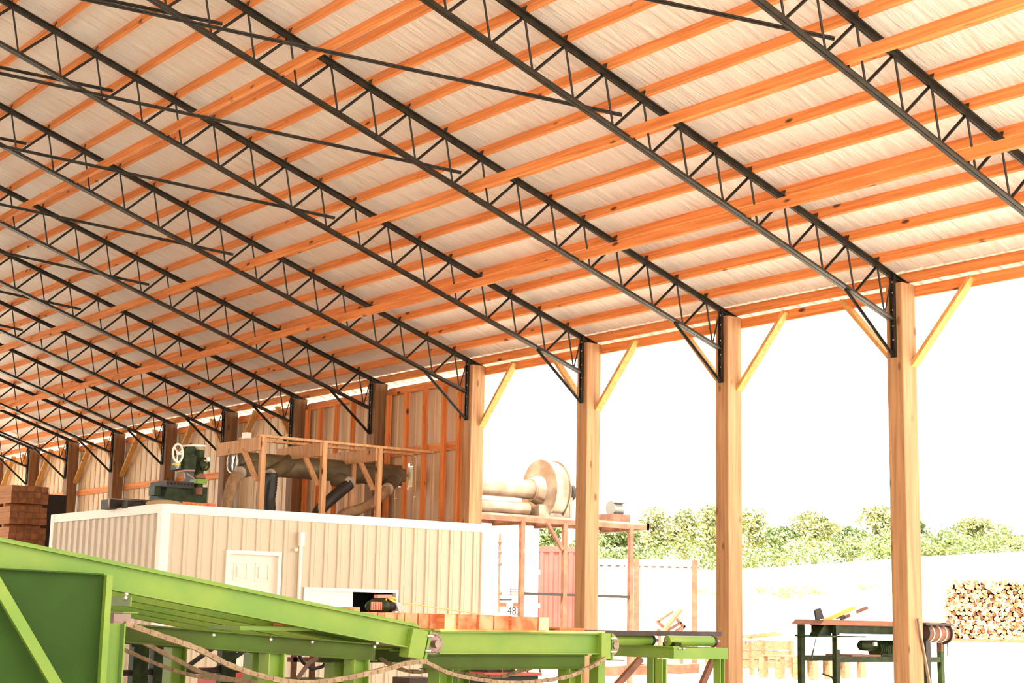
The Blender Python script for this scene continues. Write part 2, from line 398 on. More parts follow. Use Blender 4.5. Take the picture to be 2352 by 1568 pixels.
# --- diagonal steel bracing between neighbouring trusses
def brace(i, jr, jl, label):
    xs = [-3.04]+TX
    ya = (jr-1)*P+.35*P; yb_ = jl*P+DY
    a = V((xs[i], ya, zb(ya)+.23)); b = V((xs[i+1], yb_, zb(yb_)-.13)); e = b+(b-a)*.35
    d = (e-a).normalized(); mb = MB(); mb.bar(a, e, .045, .007); mb.bar(a, e, .007, .045)
    tag(mb.build('diagonal_brace', 'black', origin=tuple(a)), label, 'brace', 'slanting steel braces between the trusses')
for i in range(0, 9):
    w = 'the truss in the top right corner' if i == 0 else 'the truss on the %s post' % ORD_[i-1]
    brace(i, 8.2, 15.2, 'long black angle brace slanting up from low on '+w)
for i in range(2, 6):
    brace(i, 14.2, 21., 'black angle brace starting high on the truss on the %s post' % ORD_[i-1])

# --- posts with wooden knee braces
def post(i):
    x = TX[0]; t = thing('timber_post', (x, (YP0+YP1)/2, 0), 'p', 'post', 'square timber posts of the open side')
    MB().cbox((x-.125, YP0, -.03), (x+.125, YP1, 5.545), .008).build('shaft', 'post', t)
    mb = MB(); mb.bar((x-.10, -.53, 4.50), (x-1.02, -.53, 5.50), .05, .125, (0, 1, 0)); mb.v = [v for v in mb.v]; mb.build('knee_brace', 'brace', t)
    mb = MB(); mb.bar((x+.10, -.53, 4.50), (x+1.02, -.53, 5.50), .05, .125, (0, 1, 0)); mb.build('knee_brace', 'brace', t)
    return t
PL = ['light timber post beside the saw table, nearest of the row', 'light timber post at the end of the roller table, second in the row', 'light timber post in front of the red container, third in the row',
      'timber post standing behind the right end of the stone coloured shed', 'dark timber post between two bays of upright studs', 'dark timber post behind the middle of the duct rack', 'dark timber post behind the left end of the big duct',
      'dark timber post behind the white handwheel of the green saw', 'dark timber post, first one left of the green saw', 'dark timber post, second one left of the green saw', 'dark timber post above the stacked timber bundles', 'dark timber post at the left edge of the picture, farthest']
p0 = post(0); p0['label'] = PL[0]
KB = [c for c in C.objects if c.parent is p0 and c.name.startswith('knee')]
for i in range(1, 4):
    r_ = dup(p0, (TX[i], (YP0+YP1)/2, 0), PL[i], skip=('knee_brace',) if i == 3 else ())
    if i == 3: b_ = KB[0].copy(); C.objects.link(b_); b_.parent = r_
p4 = None
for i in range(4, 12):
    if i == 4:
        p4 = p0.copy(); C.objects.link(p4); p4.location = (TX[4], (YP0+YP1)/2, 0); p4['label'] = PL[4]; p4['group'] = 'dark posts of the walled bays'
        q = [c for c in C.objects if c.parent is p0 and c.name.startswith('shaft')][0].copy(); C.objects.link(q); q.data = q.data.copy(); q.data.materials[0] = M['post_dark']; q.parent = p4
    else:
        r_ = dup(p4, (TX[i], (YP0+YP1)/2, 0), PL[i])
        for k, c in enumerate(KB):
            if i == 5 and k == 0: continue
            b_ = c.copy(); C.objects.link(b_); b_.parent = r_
# eave board on the open bays, header and girts on the walled bays
mb = MB(); mb.box((XF+.05, -.625, 5.395), (TX[3]+.12, -.58, 5.535)); tag(mb.build('eave_board', 'purlin', origin=(XF, -.6, 5.4)), 'long orange pine eave board along the open bays', 'board')
for i in range(3, 11):
    a, b = TX[i]+.13, TX[i+1]-.13
    mb = MB(); mb.box((a, -.64, 5.33), (b, -.59, 5.47)); tag(mb.build('header_board', 'purlin', origin=(a, -.6, 5.33)), 'orange pine header board atop the siding, %s walled bay from the open side' % NTH[i-3], 'board', 'header boards over the siding')
    mb = MB()
    for z in (4.25,): mb.box((a, -.64, z-.07), (b, -.60, z+.07))
    tag(mb.build('wall_girt', 'purlin', origin=(a, -.6, 4.2)), 'orange pine girt across the siding, %s walled bay from the open side' % NTH[i-3], 'girt', 'wall girts on the tan siding')
    mb = MB(); mb.box((a, -.64, 2.78), (b, -.60, 2.92)); tag(mb.build('wall_girt', 'purlin', origin=(a, -.6, 2.8)), 'lower pine girt near shed height, %s walled bay from the open side' % NTH[i-3], 'girt', 'wall girts on the tan siding')
for bay, pxs in ((3, (888, 930, 972, 1016, 1052)), (4, (700, 732, 769, 807, 846))):
    for k, px in enumerate(pxs):
        x = at(px, 1000, Y=-.53).x; x = min(max(x, TX[bay]+.192), TX[bay+1]-.192)
        mb = MB(); mb.box((x-.06, -.585, 0), (x+.06, -.555, 5.33)); mb.box((x-.02, -.588, 0), (x+.02, -.5, 5.33))
        tag(mb.build('wall_stud', 'pine_z', origin=(x, -.55, 0)), 'upright orange pine stud, %s from the left in the bay %s the fifth post' % (NTH[k], 'right of' if bay == 3 else 'left of'), 'stud', 'upright studs on the right wall')

# ------------------------------------------------------------------ shed
SX0, SX1, SY0, SY1, SH = 8.25, 12.35, -.10, 5.59, 2.79
sh = thing('shed', (SX0, (SY0+SY1)/2, 0), 'low stone coloured metal shed with white trim inside the hall', 'shed')
wl = at(697, 1349, X=SX0).y; wr = at(913, 1355, X=SX0).y; wz1 = at(800, 1351, X=SX0).z; wz0 = .78; wm = at(811, 1356, X=SX0).y
dl = at(518, 1262, X=SX0).y; dr = at(645, 1270, X=SX0).y; dz = at(560, 1264, X=SX0).z
ho = [(SY1-wl, SY1-wr, wz0, wz1), (SY1-dl, SY1-dr, 0, dz)]
mb = MB(); ribbed(mb, (SX0, SY1, 0), (0, -1, 0), (0, 0, 1), SY1-SY0, SH, .232, .022, .030, (-1, 0, 0), hole=ho); mb.build('front_panel', 'shed', sh)
mb = MB(); ribbed(mb, (SX1, SY1, 0), (-1, 0, 0), (0, 0, 1), SX1-SX0, SH, .232, .022, .030, (0, 1, 0)); mb.build('side_panel', 'shed', sh)
mb = MB(); ribbed(mb, (SX0, SY0, 0), (1, 0, 0), (0, 0, 1), SX1-SX0, SH, .232, .022, .030, (0, -1, 0)); ribbed(mb, (SX1, SY0, 0), (0, 1, 0), (0, 0, 1), SY1-SY0, SH, .232, .022, .03, (1, 0, 0)); mb.build('rear_panel', 'shed', sh)
mb = MB(); mb.box((SX0+.02, SY0+.02, SH-.06), (SX1-.02, SY1-.02, SH-.015)); mb.build('roof_deck', 'rack', sh)
mb = MB(); mb.box((SX0+.10, SY0+.1, .02), (SX0+.12, dr-.05, SH-.1)) if False else None
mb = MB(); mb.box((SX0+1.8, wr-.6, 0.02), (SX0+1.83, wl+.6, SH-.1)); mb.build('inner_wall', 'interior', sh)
mb = MB(); mb.box((SX0-.03, SY0-.03, SH-.13), (SX0+.02, SY1+.03, SH)); mb.box((SX0-.03, SY1-.02, SH-.13), (SX1+.03, SY1+.03, SH)); mb.box((SX0-.03, SY0-.03, SH-.13), (SX1+.03, SY0+.02, SH)); mb.build('eave_trim', 'white', sh)
for a, b in (((SX0-.035, SY1-.10), (SX0+.10, SY1+.035)), ((SX0-.035, SY0-.035), (SX0+.1, SY0+.10)), ((SX1-.1, SY1-.1), (SX1+.035, SY1+.035))):
    mb = MB(); mb.box((*a, 0), (*b, SH-.005)); mb.build('corner_trim', 'white', sh)
# door in the shed
mb = MB(); w = .055
mb.box((SX0-.04, dl, 0), (SX0+.08, dl-w, dz)); mb.box((SX0-.04, dr, 0), (SX0+.08, dr+w, dz)); mb.box((SX0-.04, dl-w, dz-w), (SX0+.08, dr+w, dz)); fr = mb.build('door_frame', 'white', sh)
mb = MB(); a, b = dl-w, dr+w; mb.box((SX0+.04, a, 0.01), (SX0+.08, b, dz-w))
dw = (a-b)
for c0, c1 in ((.14, .42), (.58, .86)):
    for r0, r1 in ((.80, .92), (.48, .73), (.12, .40)):
        y0, y1, z0, z1 = a-dw*c0, a-dw*c1, dz*r0, dz*r1
        for q in (((y0-.018, z0), (y1+.018, z0+.018)), ((y0-.018, z1-.018), (y1+.018, z1)), ((y0, z0), (y0-.018, z1)), ((y1+.018, z0), (y1, z1))): mb.box((SX0+.028, *q[0]), (SX0+.045, *q[1]))
        mb.box((SX0+.022, y0-.05, z0+.05), (SX0+.042, y1+.05, z1-.05))
dd_ = mb.build('door', 'cream', sh)
MB().ball((SX0+.0, b+.07, 1.0), .03).build('knob', 'alu', dd_)
# window: white sliding panel left, open dark gap right
mb = MB(); w = .05
mb.box((SX0-.035, wl, wz0), (SX0+.06, wl-w, wz1)); mb.box((SX0-.035, wr, wz0), (SX0+.06, wr+w, wz1)); mb.box((SX0-.035, wl-w, wz1-w), (SX0+.06, wr+w, wz1)); mb.box((SX0-.035, wl-w, wz0), (SX0+.06, wr+w, wz0+w)); wf = mb.build('window_frame', 'white', sh)
mb = MB(); mb.box((SX0+.0, wl-w, wz0+w), (SX0+.025, wm, wz1-w)); mb.build('sliding_panel', 'white', wf)
# conduit on the front of the shed
bx = at(690, 1238, X=SX0-.03)
t = thing('electrical_conduit', (SX0-.03, bx.y, .0), 'white conduit with a small box on the shed front, right of the door', 'conduit')
MB().tube([(SX0-.05, bx.y, .02), (SX0-.05, bx.y, bx.z-.06)], .028, 12).build('pipe', 'white', t)
MB().cbox((SX0-.10, bx.y-.045, bx.z-.1), (SX0-.02, bx.y+.05, bx.z+.1), .02).build('junction_box', 'white', t)
MB().ball((SX0-.06, bx.y+.085, bx.z-.16), .03).build('sensor', 'white', t)

# ------------------------------------------------------------------ on the shed: green saw, rack, duct, hoses
DK = SH-.015
def yx(px, py, X): return at(px, py, X=X).y
X = 9.3
yc = yx(415, 1140, X)
for k, (a, b) in enumerate(((402, 492), (415, 440), (470, 505))):
    pass
t = thing('support_timber', (X, yx(445, 1150, X), DK), 'orange timber block under the right half of the green saw', 'block')
mb = MB(); mb.box((X-.25, yx(402, 1150, X), DK), (X+.35, yx(478, 1150, X), DK+.12)); mb.build('block', 'tie', t)
t = thing('support_timber', (X+.1, yx(490, 1150, X), DK), 'low orange offcut right of the green saw base', 'block')
mb = MB(); mb.box((X-.2, yx(474, 1150, X), DK), (X+.2, yx(500, 1150, X), DK+.05)); mb.build('block', 'tie', t)
t = thing('dark_beam', (X+.25, yx(370, 1150, X), DK), 'dark beam under the left half of the green saw', 'beam')
mb = MB(); mb.box((X+.1, yx(300, 1150, X), DK), (X+.3, yx(400, 1150, X), DK+.1)); mb.build('beam', 'dark', t)
sw = thing('machine_saw', (X, yc, DK+.12), 'old green saw machine with pale handwheels on the shed roof', 'machine')
z0 = DK+.12
def yz(px, py, X=X): p = at(px, py, X=X); return p.y, p.z
# bed
y0, zA = yz(362, 1140); y1, zB = yz(430, 1140); zt_ = yz(400, 1118)[1]
mb = MB(); mb.prism([(X-.2, y0, z0), (X-.2, y0-.05, zt_-.02), (X-.2, y1, zt_-.02), (X-.2, y1, z0)], (.5, 0, 0)); mb.box((X-.1, y0+.1, z0+.08), (X+.1, y0, z0+.22)); mb.build('bed', 'mgreen', sw)
mb = MB(); a = yz(365, 1112); b = yz(428, 1106); mb.box((X-.26, a[0], zt_-.03), (X+.3, b[0], zt_+.07))
for k in range(8):
    f = a[0]+(b[0]-a[0])*(k+.5)/8; mb.ball((X-.265, f, zt_+.03), .014, 8, 5)
mb.build('slide_table', 'dark', sw)
# column and head
a = yz(418, 1086); b = yz(463, 1030); c = yz(458, 1096)
mb = MB(); mb.cbox((X-.16, yz(440, 1060)[0], zt_-.0), (X+.30, b[0], yz(450, 1034)[1]), .05); mb.box((X-.12, yz(430, 1130)[0], z0), (X+.25, yz(468, 1130)[0], zt_+.02)); mb.build('column', 'mgreen', sw)
mb = MB(); mb.cbox((X-.20, yz(405, 1060)[0], yz(410, 1078)[1]), (X+.22, yz(442, 1060)[0], yz(410, 1046)[1]), .04)
mb.bar((X-.05, *yz(418, 1048)), (X-.05, *yz(440, 1026)), .14, .10, (1, 0, 0)); mb.build('saw_head', 'mgreen', sw)
mb = MB(); p = yz(457, 1068); mb.torus((X-.2, *p), (1, .3, 0), .085, .018); mb.tube([(X-.2, *p), (X-.1, *p)], .05); mb.build('gear_cover', 'mgreen', sw)
mb = MB(); p = yz(451, 1108); mb.cbox((X-.28, yz(432, 1108)[0], p[1]-.035), (X-.05, yz(457, 1108)[0], p[1]+.035), .02); mb.build('vise', 'green', sw)
for nm, px, py, ax in (('handwheel', 391.5, 1043, (.84, .54, 0)),):
    p = yz(px, py); R = .135; u = V(ax).normalized(); mb = MB(); c = V((X-.25, *p)); mb.torus(c, u, R, .017); mb.ball(c, .03)
    sd = u.cross(V((0, 0, 1))).normalized()
    for k in range(3):
        q = k*2*PI/3+.4; mb.tube([c, c+(sd*math.cos(q)+V((0, 0, 1))*math.sin(q))*R], .011, 8)
    mb.tube([c, c+V((.1, -.12, 0))], .018); mb.build(nm, 'white', sw)
p = yz(444, 1024.5); mb = MB(); c = V((X, *p)); mb.torus(c, (0, .06, 1), .17, .017); mb.tube([c-V((.16, 0, 0)), c+V((.16, 0, 0))], .012, 8); mb.tube([c-V((0, .16, 0)), c+V((0, .16, 0))], .012, 8); mb.tube([c, c-V((0, 0, .10))], .022); mb.build('handwheel', 'white', sw)
p = yz(388, 1068); mb = MB(); mb.cbox((X-.3, p[0]-.05, p[1]-.015), (X-.22, p[0]+.05, p[1]+.015), .01); mb.build('yellow_band', 'yellow', sw)
p = yz(389, 1074); mb = MB(); mb.tube([(X-.26, p[0], p[1]+.02), (X-.26, p[0], p[1]-.035)], [.04, .012]); mb.build('spout', 'grey', sw)
p = yz(469, 1074); MB().cbox((X-.1, p[0]-.045, p[1]-.03), (X-.02, p[0]+.03, p[1]+.03), .01).build('yellow_knob', 'yellow', sw)
mb = MB(); mb.tube([(X-.25, *yz(391, 1085)), (X-.25, *yz(410, 1082)), (X-.25, *yz(430, 1083))], .018, 8); mb.tube([(X-.25, *yz(412, 1090)), (X-.27, *yz(427, 1101))], .016, 8); mb.tube([(X-.25, *yz(405, 1088)), (X-.25, *yz(407, 1102))], .02, 8); mb.build('linkage', 'pink', sw)
mb = MB(); mb.prism([(X-.24, *yz(432, 1098)), (X-.24, *yz(444, 1088)), (X-.24, *yz(453, 1092)), (X-.24, *yz(457, 1102))], (.12, 0, 0)); mb.build('guard', 'rust', sw)
mb = MB(); p = yz(436, 1130); mb.tube([(X-.3, *yz(436, 1122)), (X-.3, *yz(435, 1138))], .055, 12); mb.build('oil_pot', 'rust', sw)
mb = MB(); mb.tube([(X-.22, *yz(462, 1052)), (X-.22, *yz(463, 1062))], .03, 8); mb.build('lamp', 'white', sw)
# clutter by the saw
mb = MB(); p = at(375, 1152, X=8.7); mb.ball((8.75, p.y-.05, DK+.04), (.18, .30, .07)); tag(mb.build('burlap_sack', 'burlap', origin=(8.75, p.y, DK)), 'flat burlap sack lying on the shed corner below the saw', 'sack')
mb = MB(); p = at(320, 1157, X=10.1); mb.box((10., p.y-.35, DK), (10.4, p.y+.3, DK+.18)); tag(mb.build('wooden_box', 'rust', origin=(10.1, p.y, DK)), 'low rusty brown box left of the saw on the shed', 'box')
t = thing('wire_tray', (9.9, at(280, 1160, X=9.9).y, DK), 'dark open tray with light rim on the shed roof', 'tray')
p = at(280, 1162, X=9.9); mb = MB(); mb.box((9.8, p.y-.3, DK), (10.1, p.y+.25, DK+.14)); mb.build('tray', 'dark', t)
mb = MB()
for q in (-.3, -.02, .25): mb.box((9.785, p.y+q-.01, DK), (9.80, p.y+q+.01, DK+.15))
mb.box((9.785, p.y-.3, DK+.14), (9.80, p.y+.25, DK+.155)); mb.build('rim', 'alu', t)

# wooden rack
X = 10.4; rk = thing('wooden_rack', (X, yx(745, 1100, X), DK), 'wooden frame of posts and cantilever arms carrying the big duct', 'rack')
ry = [yx(px, py, X) for px, py in ((605, 1003), (745, 1015), (872, 1028))]; rz = 4.17
for y in ry:
    MB().cbox((X-.045, y-.045, DK), (X+.045, y+.045, rz), .004).build('post', 'rack', rk)
    MB().box((X-.02, y+.045, rz-.26), (X+1.5, y+.085, rz-.04)).build('arm', 'rack', rk)
    mb = MB(); mb.bar((X+.05, y+.065, rz-.75), (X+.55, y+.065, rz-.2), .04, .09, (0, 1, 0)); mb.build('strut', 'rack', rk)
for dx in (0, .62):
    MB().box((X-.05+dx, ry[0]+.1, rz-.04), (X+.05+dx, -.45, rz+.0)).build('top_rail', 'rack', rk)
MB().box((X+.9, ry[2]-.1, DK), (X+.99, ry[2]-.02, rz-.2)).build('rear_post', 'rack', rk)
MB().cbox((X+.62, yx(568, 996, X+.62)-.06, rz+.0), (X+.74, yx(568, 996, X+.62)+.06, rz+.07), .01)
mb = MB(); y = ry[0]+.06; mb.cbox((X+.35, y-.03, rz-.04), (X+.5, y+.08, rz+.06), .01); tag(mb.build('white_box', 'white', origin=(X+.4, y, rz)), 'small white box on the left arm of the duct rack', 'box')
# duct through the wall
X = 11.53; zd = 3.80; R = .192
dk = thing('collector_duct', (X, 1.5, zd), 'large grimy round collector duct hung under the wooden rack', 'duct')
yL = yx(537, 1055, X)
mb = MB(); mb.tube([(X, yL, zd), (X, -1.1, zd)], R, 28)
for y in (yL-.02, yL-.16, .35): mb.torus((X, y, zd), (0, 1, 0), R, .02, 28, 6)
mb.build('main_pipe', 'duct', dk)
mb = MB(); mb.torus((X, yL+.02, zd), (0, 1, 0), R*.95, .015, 28, 6)
mb.add([(X+.03+R*.8*r*math.cos(a), yL+.012, zd+R*.9*r*math.sin(a)) for r, a in ((.9, 1.2), (1, 1.7), (.95, 2.4), (.6, 2.6), (.3, 3.6), (.7, 4.2), (.9, 4.6), (.4, 5.0), (.15, 1.5))], [tuple(range(9))]); mb.build('foil_patch', 'foil', dk)
for (px, py, qx, qy), m_ in (((590, 1070, 552, 1085), 'duct'), ((665, 1062, 622, 1090), 'duct'), ((770, 1098, 800, 1108), 'duct'), ((905, 1098, 890, 1122), 'duct')):
    a = at(px, py, X=X-.05); b = at(qx, qy, X=X-.30); mb = MB(); mb.tube([a, b], [.15, .10], 18); o = mb.build('branch', m_, dk)
    d = (b-a).normalized(); MB().tube([b-d*.02, b+d*.06], .108, 18).build('clamp', 'foil', o)
def flex(pts, r, mat, label, corr=True, name='flexible_hose'):
    pts = [V(p) for p in pts]
    sm = []
    for i in range(len(pts)-1):
        p0, p1, p2, p3 = pts[max(i-1, 0)], pts[i], pts[i+1], pts[min(i+2, len(pts)-1)]
        for k in range(10):
            t = k/10; sm.append(.5*((2*p1)+(p2-p0)*t+(2*p0-5*p1+4*p2-p3)*t*t+(3*p1-p0-3*p2+p3)*t**3))
    sm.append(pts[-1])
    if corr:
        L = [0]
        for a, b in zip(sm, sm[1:]): L.append(L[-1]+(b-a).length)
        n = max(8, int(L[-1]/.022)); out = []; rr = []; k = 0
        for i in range(n+1):
            s_ = L[-1]*i/n
            while k < len(L)-2 and L[k+1] < s_: k += 1
            f = (s_-L[k])/max(1e-6, L[k+1]-L[k]); out.append(sm[k].lerp(sm[k+1], f)); rr.append(r*(1.06 if i % 2 else .94))
        sm, r = out, rr
    mb = MB(); mb.tube(sm, r, 14); return tag(mb.build(name, mat, origin=tuple(pts[-1])), label, 'hose')
Xh = X-.32
g = lambda px, py, x=Xh: at(px, py, X=x)
flex([g(545, 1088), g(532, 1115), g(522, 1160), (Xh, g(520, 1165).y, DK+.02)], .10, 'fhose', 'tan corrugated hose falling from the left end of the duct')
flex([g(617, 1095), g(605, 1112), g(600, 1150), (Xh, g(603, 1165).y, DK+.02)], .095, 'hose', 'smooth black hose half hidden behind the left rack post', False)
flex([g(624, 1086), g(622, 1120), g(618, 1150), (Xh-.1, g(617, 1165).y, DK+.02)], .105, 'hose', 'black ribbed hose dropping right of the left rack post')
flex([g(803, 1110), g(765, 1142), g(735, 1170), (Xh-.1, g(715, 1185).y, DK+.08)], .105, 'hose', 'fat black hose slanting down left behind the middle rack post', False)
flex([g(893, 1118), g(872, 1143), g(830, 1168), g(790, 1180), (Xh-.1, g(770, 1185).y, DK+.09)], .09, 'fhose', 'tan corrugated hose curling below the right end of the duct')
# tall dark box glimpsed past the far end of the shed
p = at(128, 1136, X=20.); mb = MB(); mb.box((20., p.y-.25, 0), (20.5, p.y+.35, p.z)); tag(mb.build('tall_dark_box', 'dark', origin=(20.2, p.y, 0)), 'dark tall box between the timber bundles and the shed', 'cabinet')  # stands for a dark patch; cabinet is only a guess

# ------------------------------------------------------------------ stacked timber bundles at left
X = 16.; ya, yb_ = at(113, 1118, X=X).y, at(28, 1112, X=X).y; ztop = at(60, 1115, X=X).z
bh = at(28, 1112, X=X).z-at(28, 1160, X=X).z
nb = int(ztop/bh); cols, rows = 5, 3
cw = (yb_-ya)/cols
proto = None
for k in range(nb+1):
    z1 = ztop-k*bh; 
    if z1-bh < -.05: bh_ = z1-.0
    else: bh_ = bh
    if bh_ < .12: continue
    rh = (bh_-.055)/rows
    lev = ('topmost', 'second from top', 'third from top', 'fourth from top')[k] if k < 4 else 'lower'
    for j in (0, 1):
        mb = MB(); xx = X+.3+1.4*j; mb.box((xx, ya, z1-bh_), (xx+.08, yb_, z1-bh_+.055)); tag(mb.build('bundle_sticker', 'old_side', origin=(xx, ya, z1-bh_)), 'thin sticker board under the %s bundle of stacked timbers' % lev, 'board', 'stickers between the timber bundles')
    for c in range(cols):
        for r in range(rows):
            x0 = X+random.uniform(-.02, .02); y0 = ya+c*cw; zz = z1-bh_+.055+r*rh
            mb = MB(); mb.box((x0, y0+.003, zz+.002), (x0+2.4, y0+cw-.003, zz+rh-.002)); 
            mb.mi = [0, 0, 0, 0, 0, 1]; mb.mi = [1]*6; mb.mi[5] = 0
            o = mb.build('stacked_timber', ['old_tie', 'old_side'], origin=(x0, y0, zz))
            tag(o, 'square brown timber in the %s bundle behind the shed' % lev, 'timber', 'timbers of the %s stacked bundle' % lev)

# ------------------------------------------------------------------ sloped conveyor
XC = -.3
G = lambda px, py, X=XC: at(px, py, X=X)
sc = thing('sloped_conveyor', (XC, 9., .0), 'bright green sloped conveyor frame climbing to the left edge', 'conveyor')
A0 = V((XC, 11.9, 1.952-.095)); A1 = V((XC, 6.98, 1.195-.095))
def upv(a, b): d = (b-a).normalized(); s_ = d.cross(V((0, 0, 1))).normalized(); return s_.cross(d)
u = upv(A1, A0)
for k, (dx, nm) in enumerate(((0, 'side_beam'), (.75, 'inner_beam'), (1.5, 'inner_beam'), (2.25, 'inner_beam'), (3.0, 'side_beam'))):
    o = V((dx, 0, 0)); mb = MB()
    mb.ibeam(A1+o, A0+o, .11, .215, .014, u); mb.build(nm, 'green', sc)
    mb = MB(); mb.bar(A1+o+u*.118+V((0, .02, 0)), A0+o+u*.118, .06, .02, u); mb.build('chain_rail', 'green', sc)
# end bracket with bolted plates
mb = MB(); mb.prism([(XC-.09, 7.07, 1.185), (XC-.09, 6.90, 1.160), (XC-.09, 6.955, .905), (XC-.09, 7.12, .93)], (.15, 0, 0)); mb.build('end_bracket', 'green', sc)
mb = MB(); mb.prism([(XC-.07, 6.87, 1.165), (XC-.07, 6.845, 1.162), (XC-.07, 6.90, .905), (XC-.07, 6.925, .91)], (.13, 0, 0)); br = mb.build('take_up_plate', 'green', sc)
for z, y in ((1.12, 6.885), (.985, 6.905)): MB().tube([(XC-.09, y-.03, z), (XC-.09, y+.03, z)], .014, 8).build('bolt', 'bolt', br)
# lower supporting beam and its cross beams
B0 = V((XC+.02, G(288, 1435).y, 1.0)); B0.z = G(288, 1453).z; B1 = G(864, 1498); B1.x = XC+.02
for dx in (0, 1.9):
    mb = MB(); o = V((dx, 0, 0)); mb.ibeam(B0+o, B1+o, .11, .155, .012, upv(B1, B0)); mb.build('support_beam', 'green_shaded', sc)
mb = MB(); y = G(835, 1490).y
# legs
for px in (627, 822):
    y = G(px, 1520).y
    for dx in (0, 1.9):
        mb = MB(); x = XC+.02+dx; zt2 = B0.z+(B1.z-B0.z)*(y-B0.y)/(B1.y-B0.y)-.075
        mb.box((x-.09, y-.08, 0), (x+.09, y-.068, zt2)); mb.box((x-.09, y+.068, 0), (x+.09, y+.08, zt2)); mb.box((x-.006, y-.07, 0), (x+.006, y+.07, zt2)); mb.build('leg', 'green', sc)
for px, py in ((858, 1476), (852, 1485), (614, 1468), (709, 1474), (483, 1458)):
    p = G(px, py); MB().ball((XC-.06, p.y, p.z), .017, 8, 6).build('bolt', 'bolt', sc)
for px, py in ((283, 1364), (281, 1373)):
    p = G(px, py); MB().ball((XC-.06, p.y, p.z), .02, 8, 6).build('bolt', 'bolt', sc)
# hanger bracket at the upper end with the rusty idler block
p = G(293, 1390); y = p.y; mb = MB(); mb.box((XC-.05, y-.012, 1.33), (XC+.9, y+.0, G(293, 1376).z+.02)); mb.box((XC-.06, y-.07, G(290, 1405).z-.01), (XC+.9, y+.06, G(290, 1405).z)); mb.build('cross_beam', 'green', sc)
a = G(256, 1407); b = G(293, 1438); mb = MB(); mb.box((XC-.05, a.y, a.z-.005), (XC+.09, b.y, b.z+.01)); mb.build('idler_block', 'pink', sc)
# column, drop panel and diagonals at the left
yl = at(245, 1440, X=XC-.27).y; yf0, yf1 = at(252, 1440, X=XC-.30).y, at(238, 1440, X=XC-.30).y; y20 = at(276, 1480, X=XC-.17).y
mb = MB(); mb.box((XC-.30, yf0, 0), (XC-.24, yf1, 1.565)); mb.box((XC-.20, y20+.02, 0), (XC-.17, yf0, 1.19)); mb.box((XC-.26, y20, 0), (XC-.10, y20+.012, 1.19)); mb.build('column', 'green', sc)
mb = MB(); mb.prism([(XC-.30, yl+.06, 1.565), (XC-.30, 12., 1.60), (XC+.1, 12., 1.60), (XC+.1, yl+.06, 1.565)], (0, 0, .012)); mb.prism([(XC-.23, yf0+.02, 1.565), (XC-.23, 12., 1.60), (XC-.10, 12., .02), (XC-.10, yf0-.03, .02)], (.015, 0, 0)); mb.build('drop_panel', 'dgreen', sc)
a, b = G(-14, 1330, XC-.33), G(128, 1572, XC-.33); d = (b-a).normalized(); mb = MB(); mb.bar(a-d*.0, b+d*.8, .05, .085, V((1, 0, 0)).cross(d)); mb.build('diagonal_brace', 'green', sc)
a, b = G(-20, 1490, XC-.1), G(24, 1566, XC-.1); d = (b-a).normalized(); mb = MB(); mb.bar(a-d*.3, b+d*.0, .05, .05, V((1, 0, 0)).cross(d)); mb.build('diagonal_brace', 'green', sc)

# ------------------------------------------------------------------ level conveyor with the sprockets
fc = thing('level_conveyor', (XC, 5.8, 0), 'green level conveyor deck under the row of sawn timbers', 'conveyor')
ya, yb_ = G(1003, 1480).y, G(1372, 1480).y; zc = 1.062
for dx in (0, .75, 1.5, 2.25):
    mb = MB(); mb.ibeam((XC+dx, ya, zc), (XC+dx, yb_, zc), .11, .21, .014); mb.build('side_beam', 'green', fc)
mb = MB(); mb.box((XC-.05, ya, zc+.105), (XC+.05, yb_-.06, zc+.122)); mb.build('chain_rail', 'yrope', fc)
mb = MB(); mb.box((XC+.07, ya-.05, zc+.085), (XC+.67, 8.75, zc+.12)); mb.build('timber_ledge', 'green', fc)
mb = MB(); mb.box((XC-.09, yb_+.02, .915), (XC+.06, yb_-.10, 1.165)); mb.build('end_bracket', 'green', fc)
mb = MB(); mb.box((XC-.07, yb_-.13, .90), (XC+.06, yb_-.155, 1.165)); br = mb.build('take_up_plate', 'green', fc)
for z in (1.115, .985): MB().tube([(XC-.09, yb_-.17, z), (XC-.09, yb_-.10, z)], .014, 8).build('bolt', 'bolt', br)
zq = .885
for x in (XC+.02, XC+1.9):
    mb = MB(); mb.ibeam((x, G(995, 1520).y+.1, zq), (x, G(1345, 1520).y, zq), .11, .145, .012); mb.build('support_beam', 'green_shaded', fc)
for px in (1015, 1312):
    y = G(px, 1550).y
    for x in (XC+.02, XC+1.9):
        mb = MB(); mb.box((x-.09, y-.08, 0), (x+.09, y-.068, zq-.07)); mb.box((x-.09, y+.068, 0), (x+.09, y+.08, zq-.07)); mb.box((x-.006, y-.07, 0), (x+.006, y+.07, zq-.07)); mb.build('leg', 'green', fc)
y = G(1379, 1550).y; mb = MB(); mb.box((XC-.02, y-.045, 0), (XC+.12, y+.045, .92)); mb.build('leg', 'green', fc)
for nm, px, py in (('sprocket', 994, 1478), ('sprocket', 1402, 1481)):
    p = G(px, py); mb = MB(); n = 14; mb.prism([(XC-.015, p.y+(.085 if k % 2 else .07)*math.cos(PI*k/n), p.z+(.085 if k % 2 else .07)*math.sin(PI*k/n)) for k in range(2*n)], (.03, 0, 0)); mb.torus((XC, p.y, p.z), (1, 0, 0), .095, .018, 28, 6)
    o = mb.build(nm, 'pink', fc)
    mb = MB(); mb.tube([(XC-.09, p.y, p.z), (XC+2.4, p.y, p.z)], .036, 16); mb.build('shaft', 'alu', o)
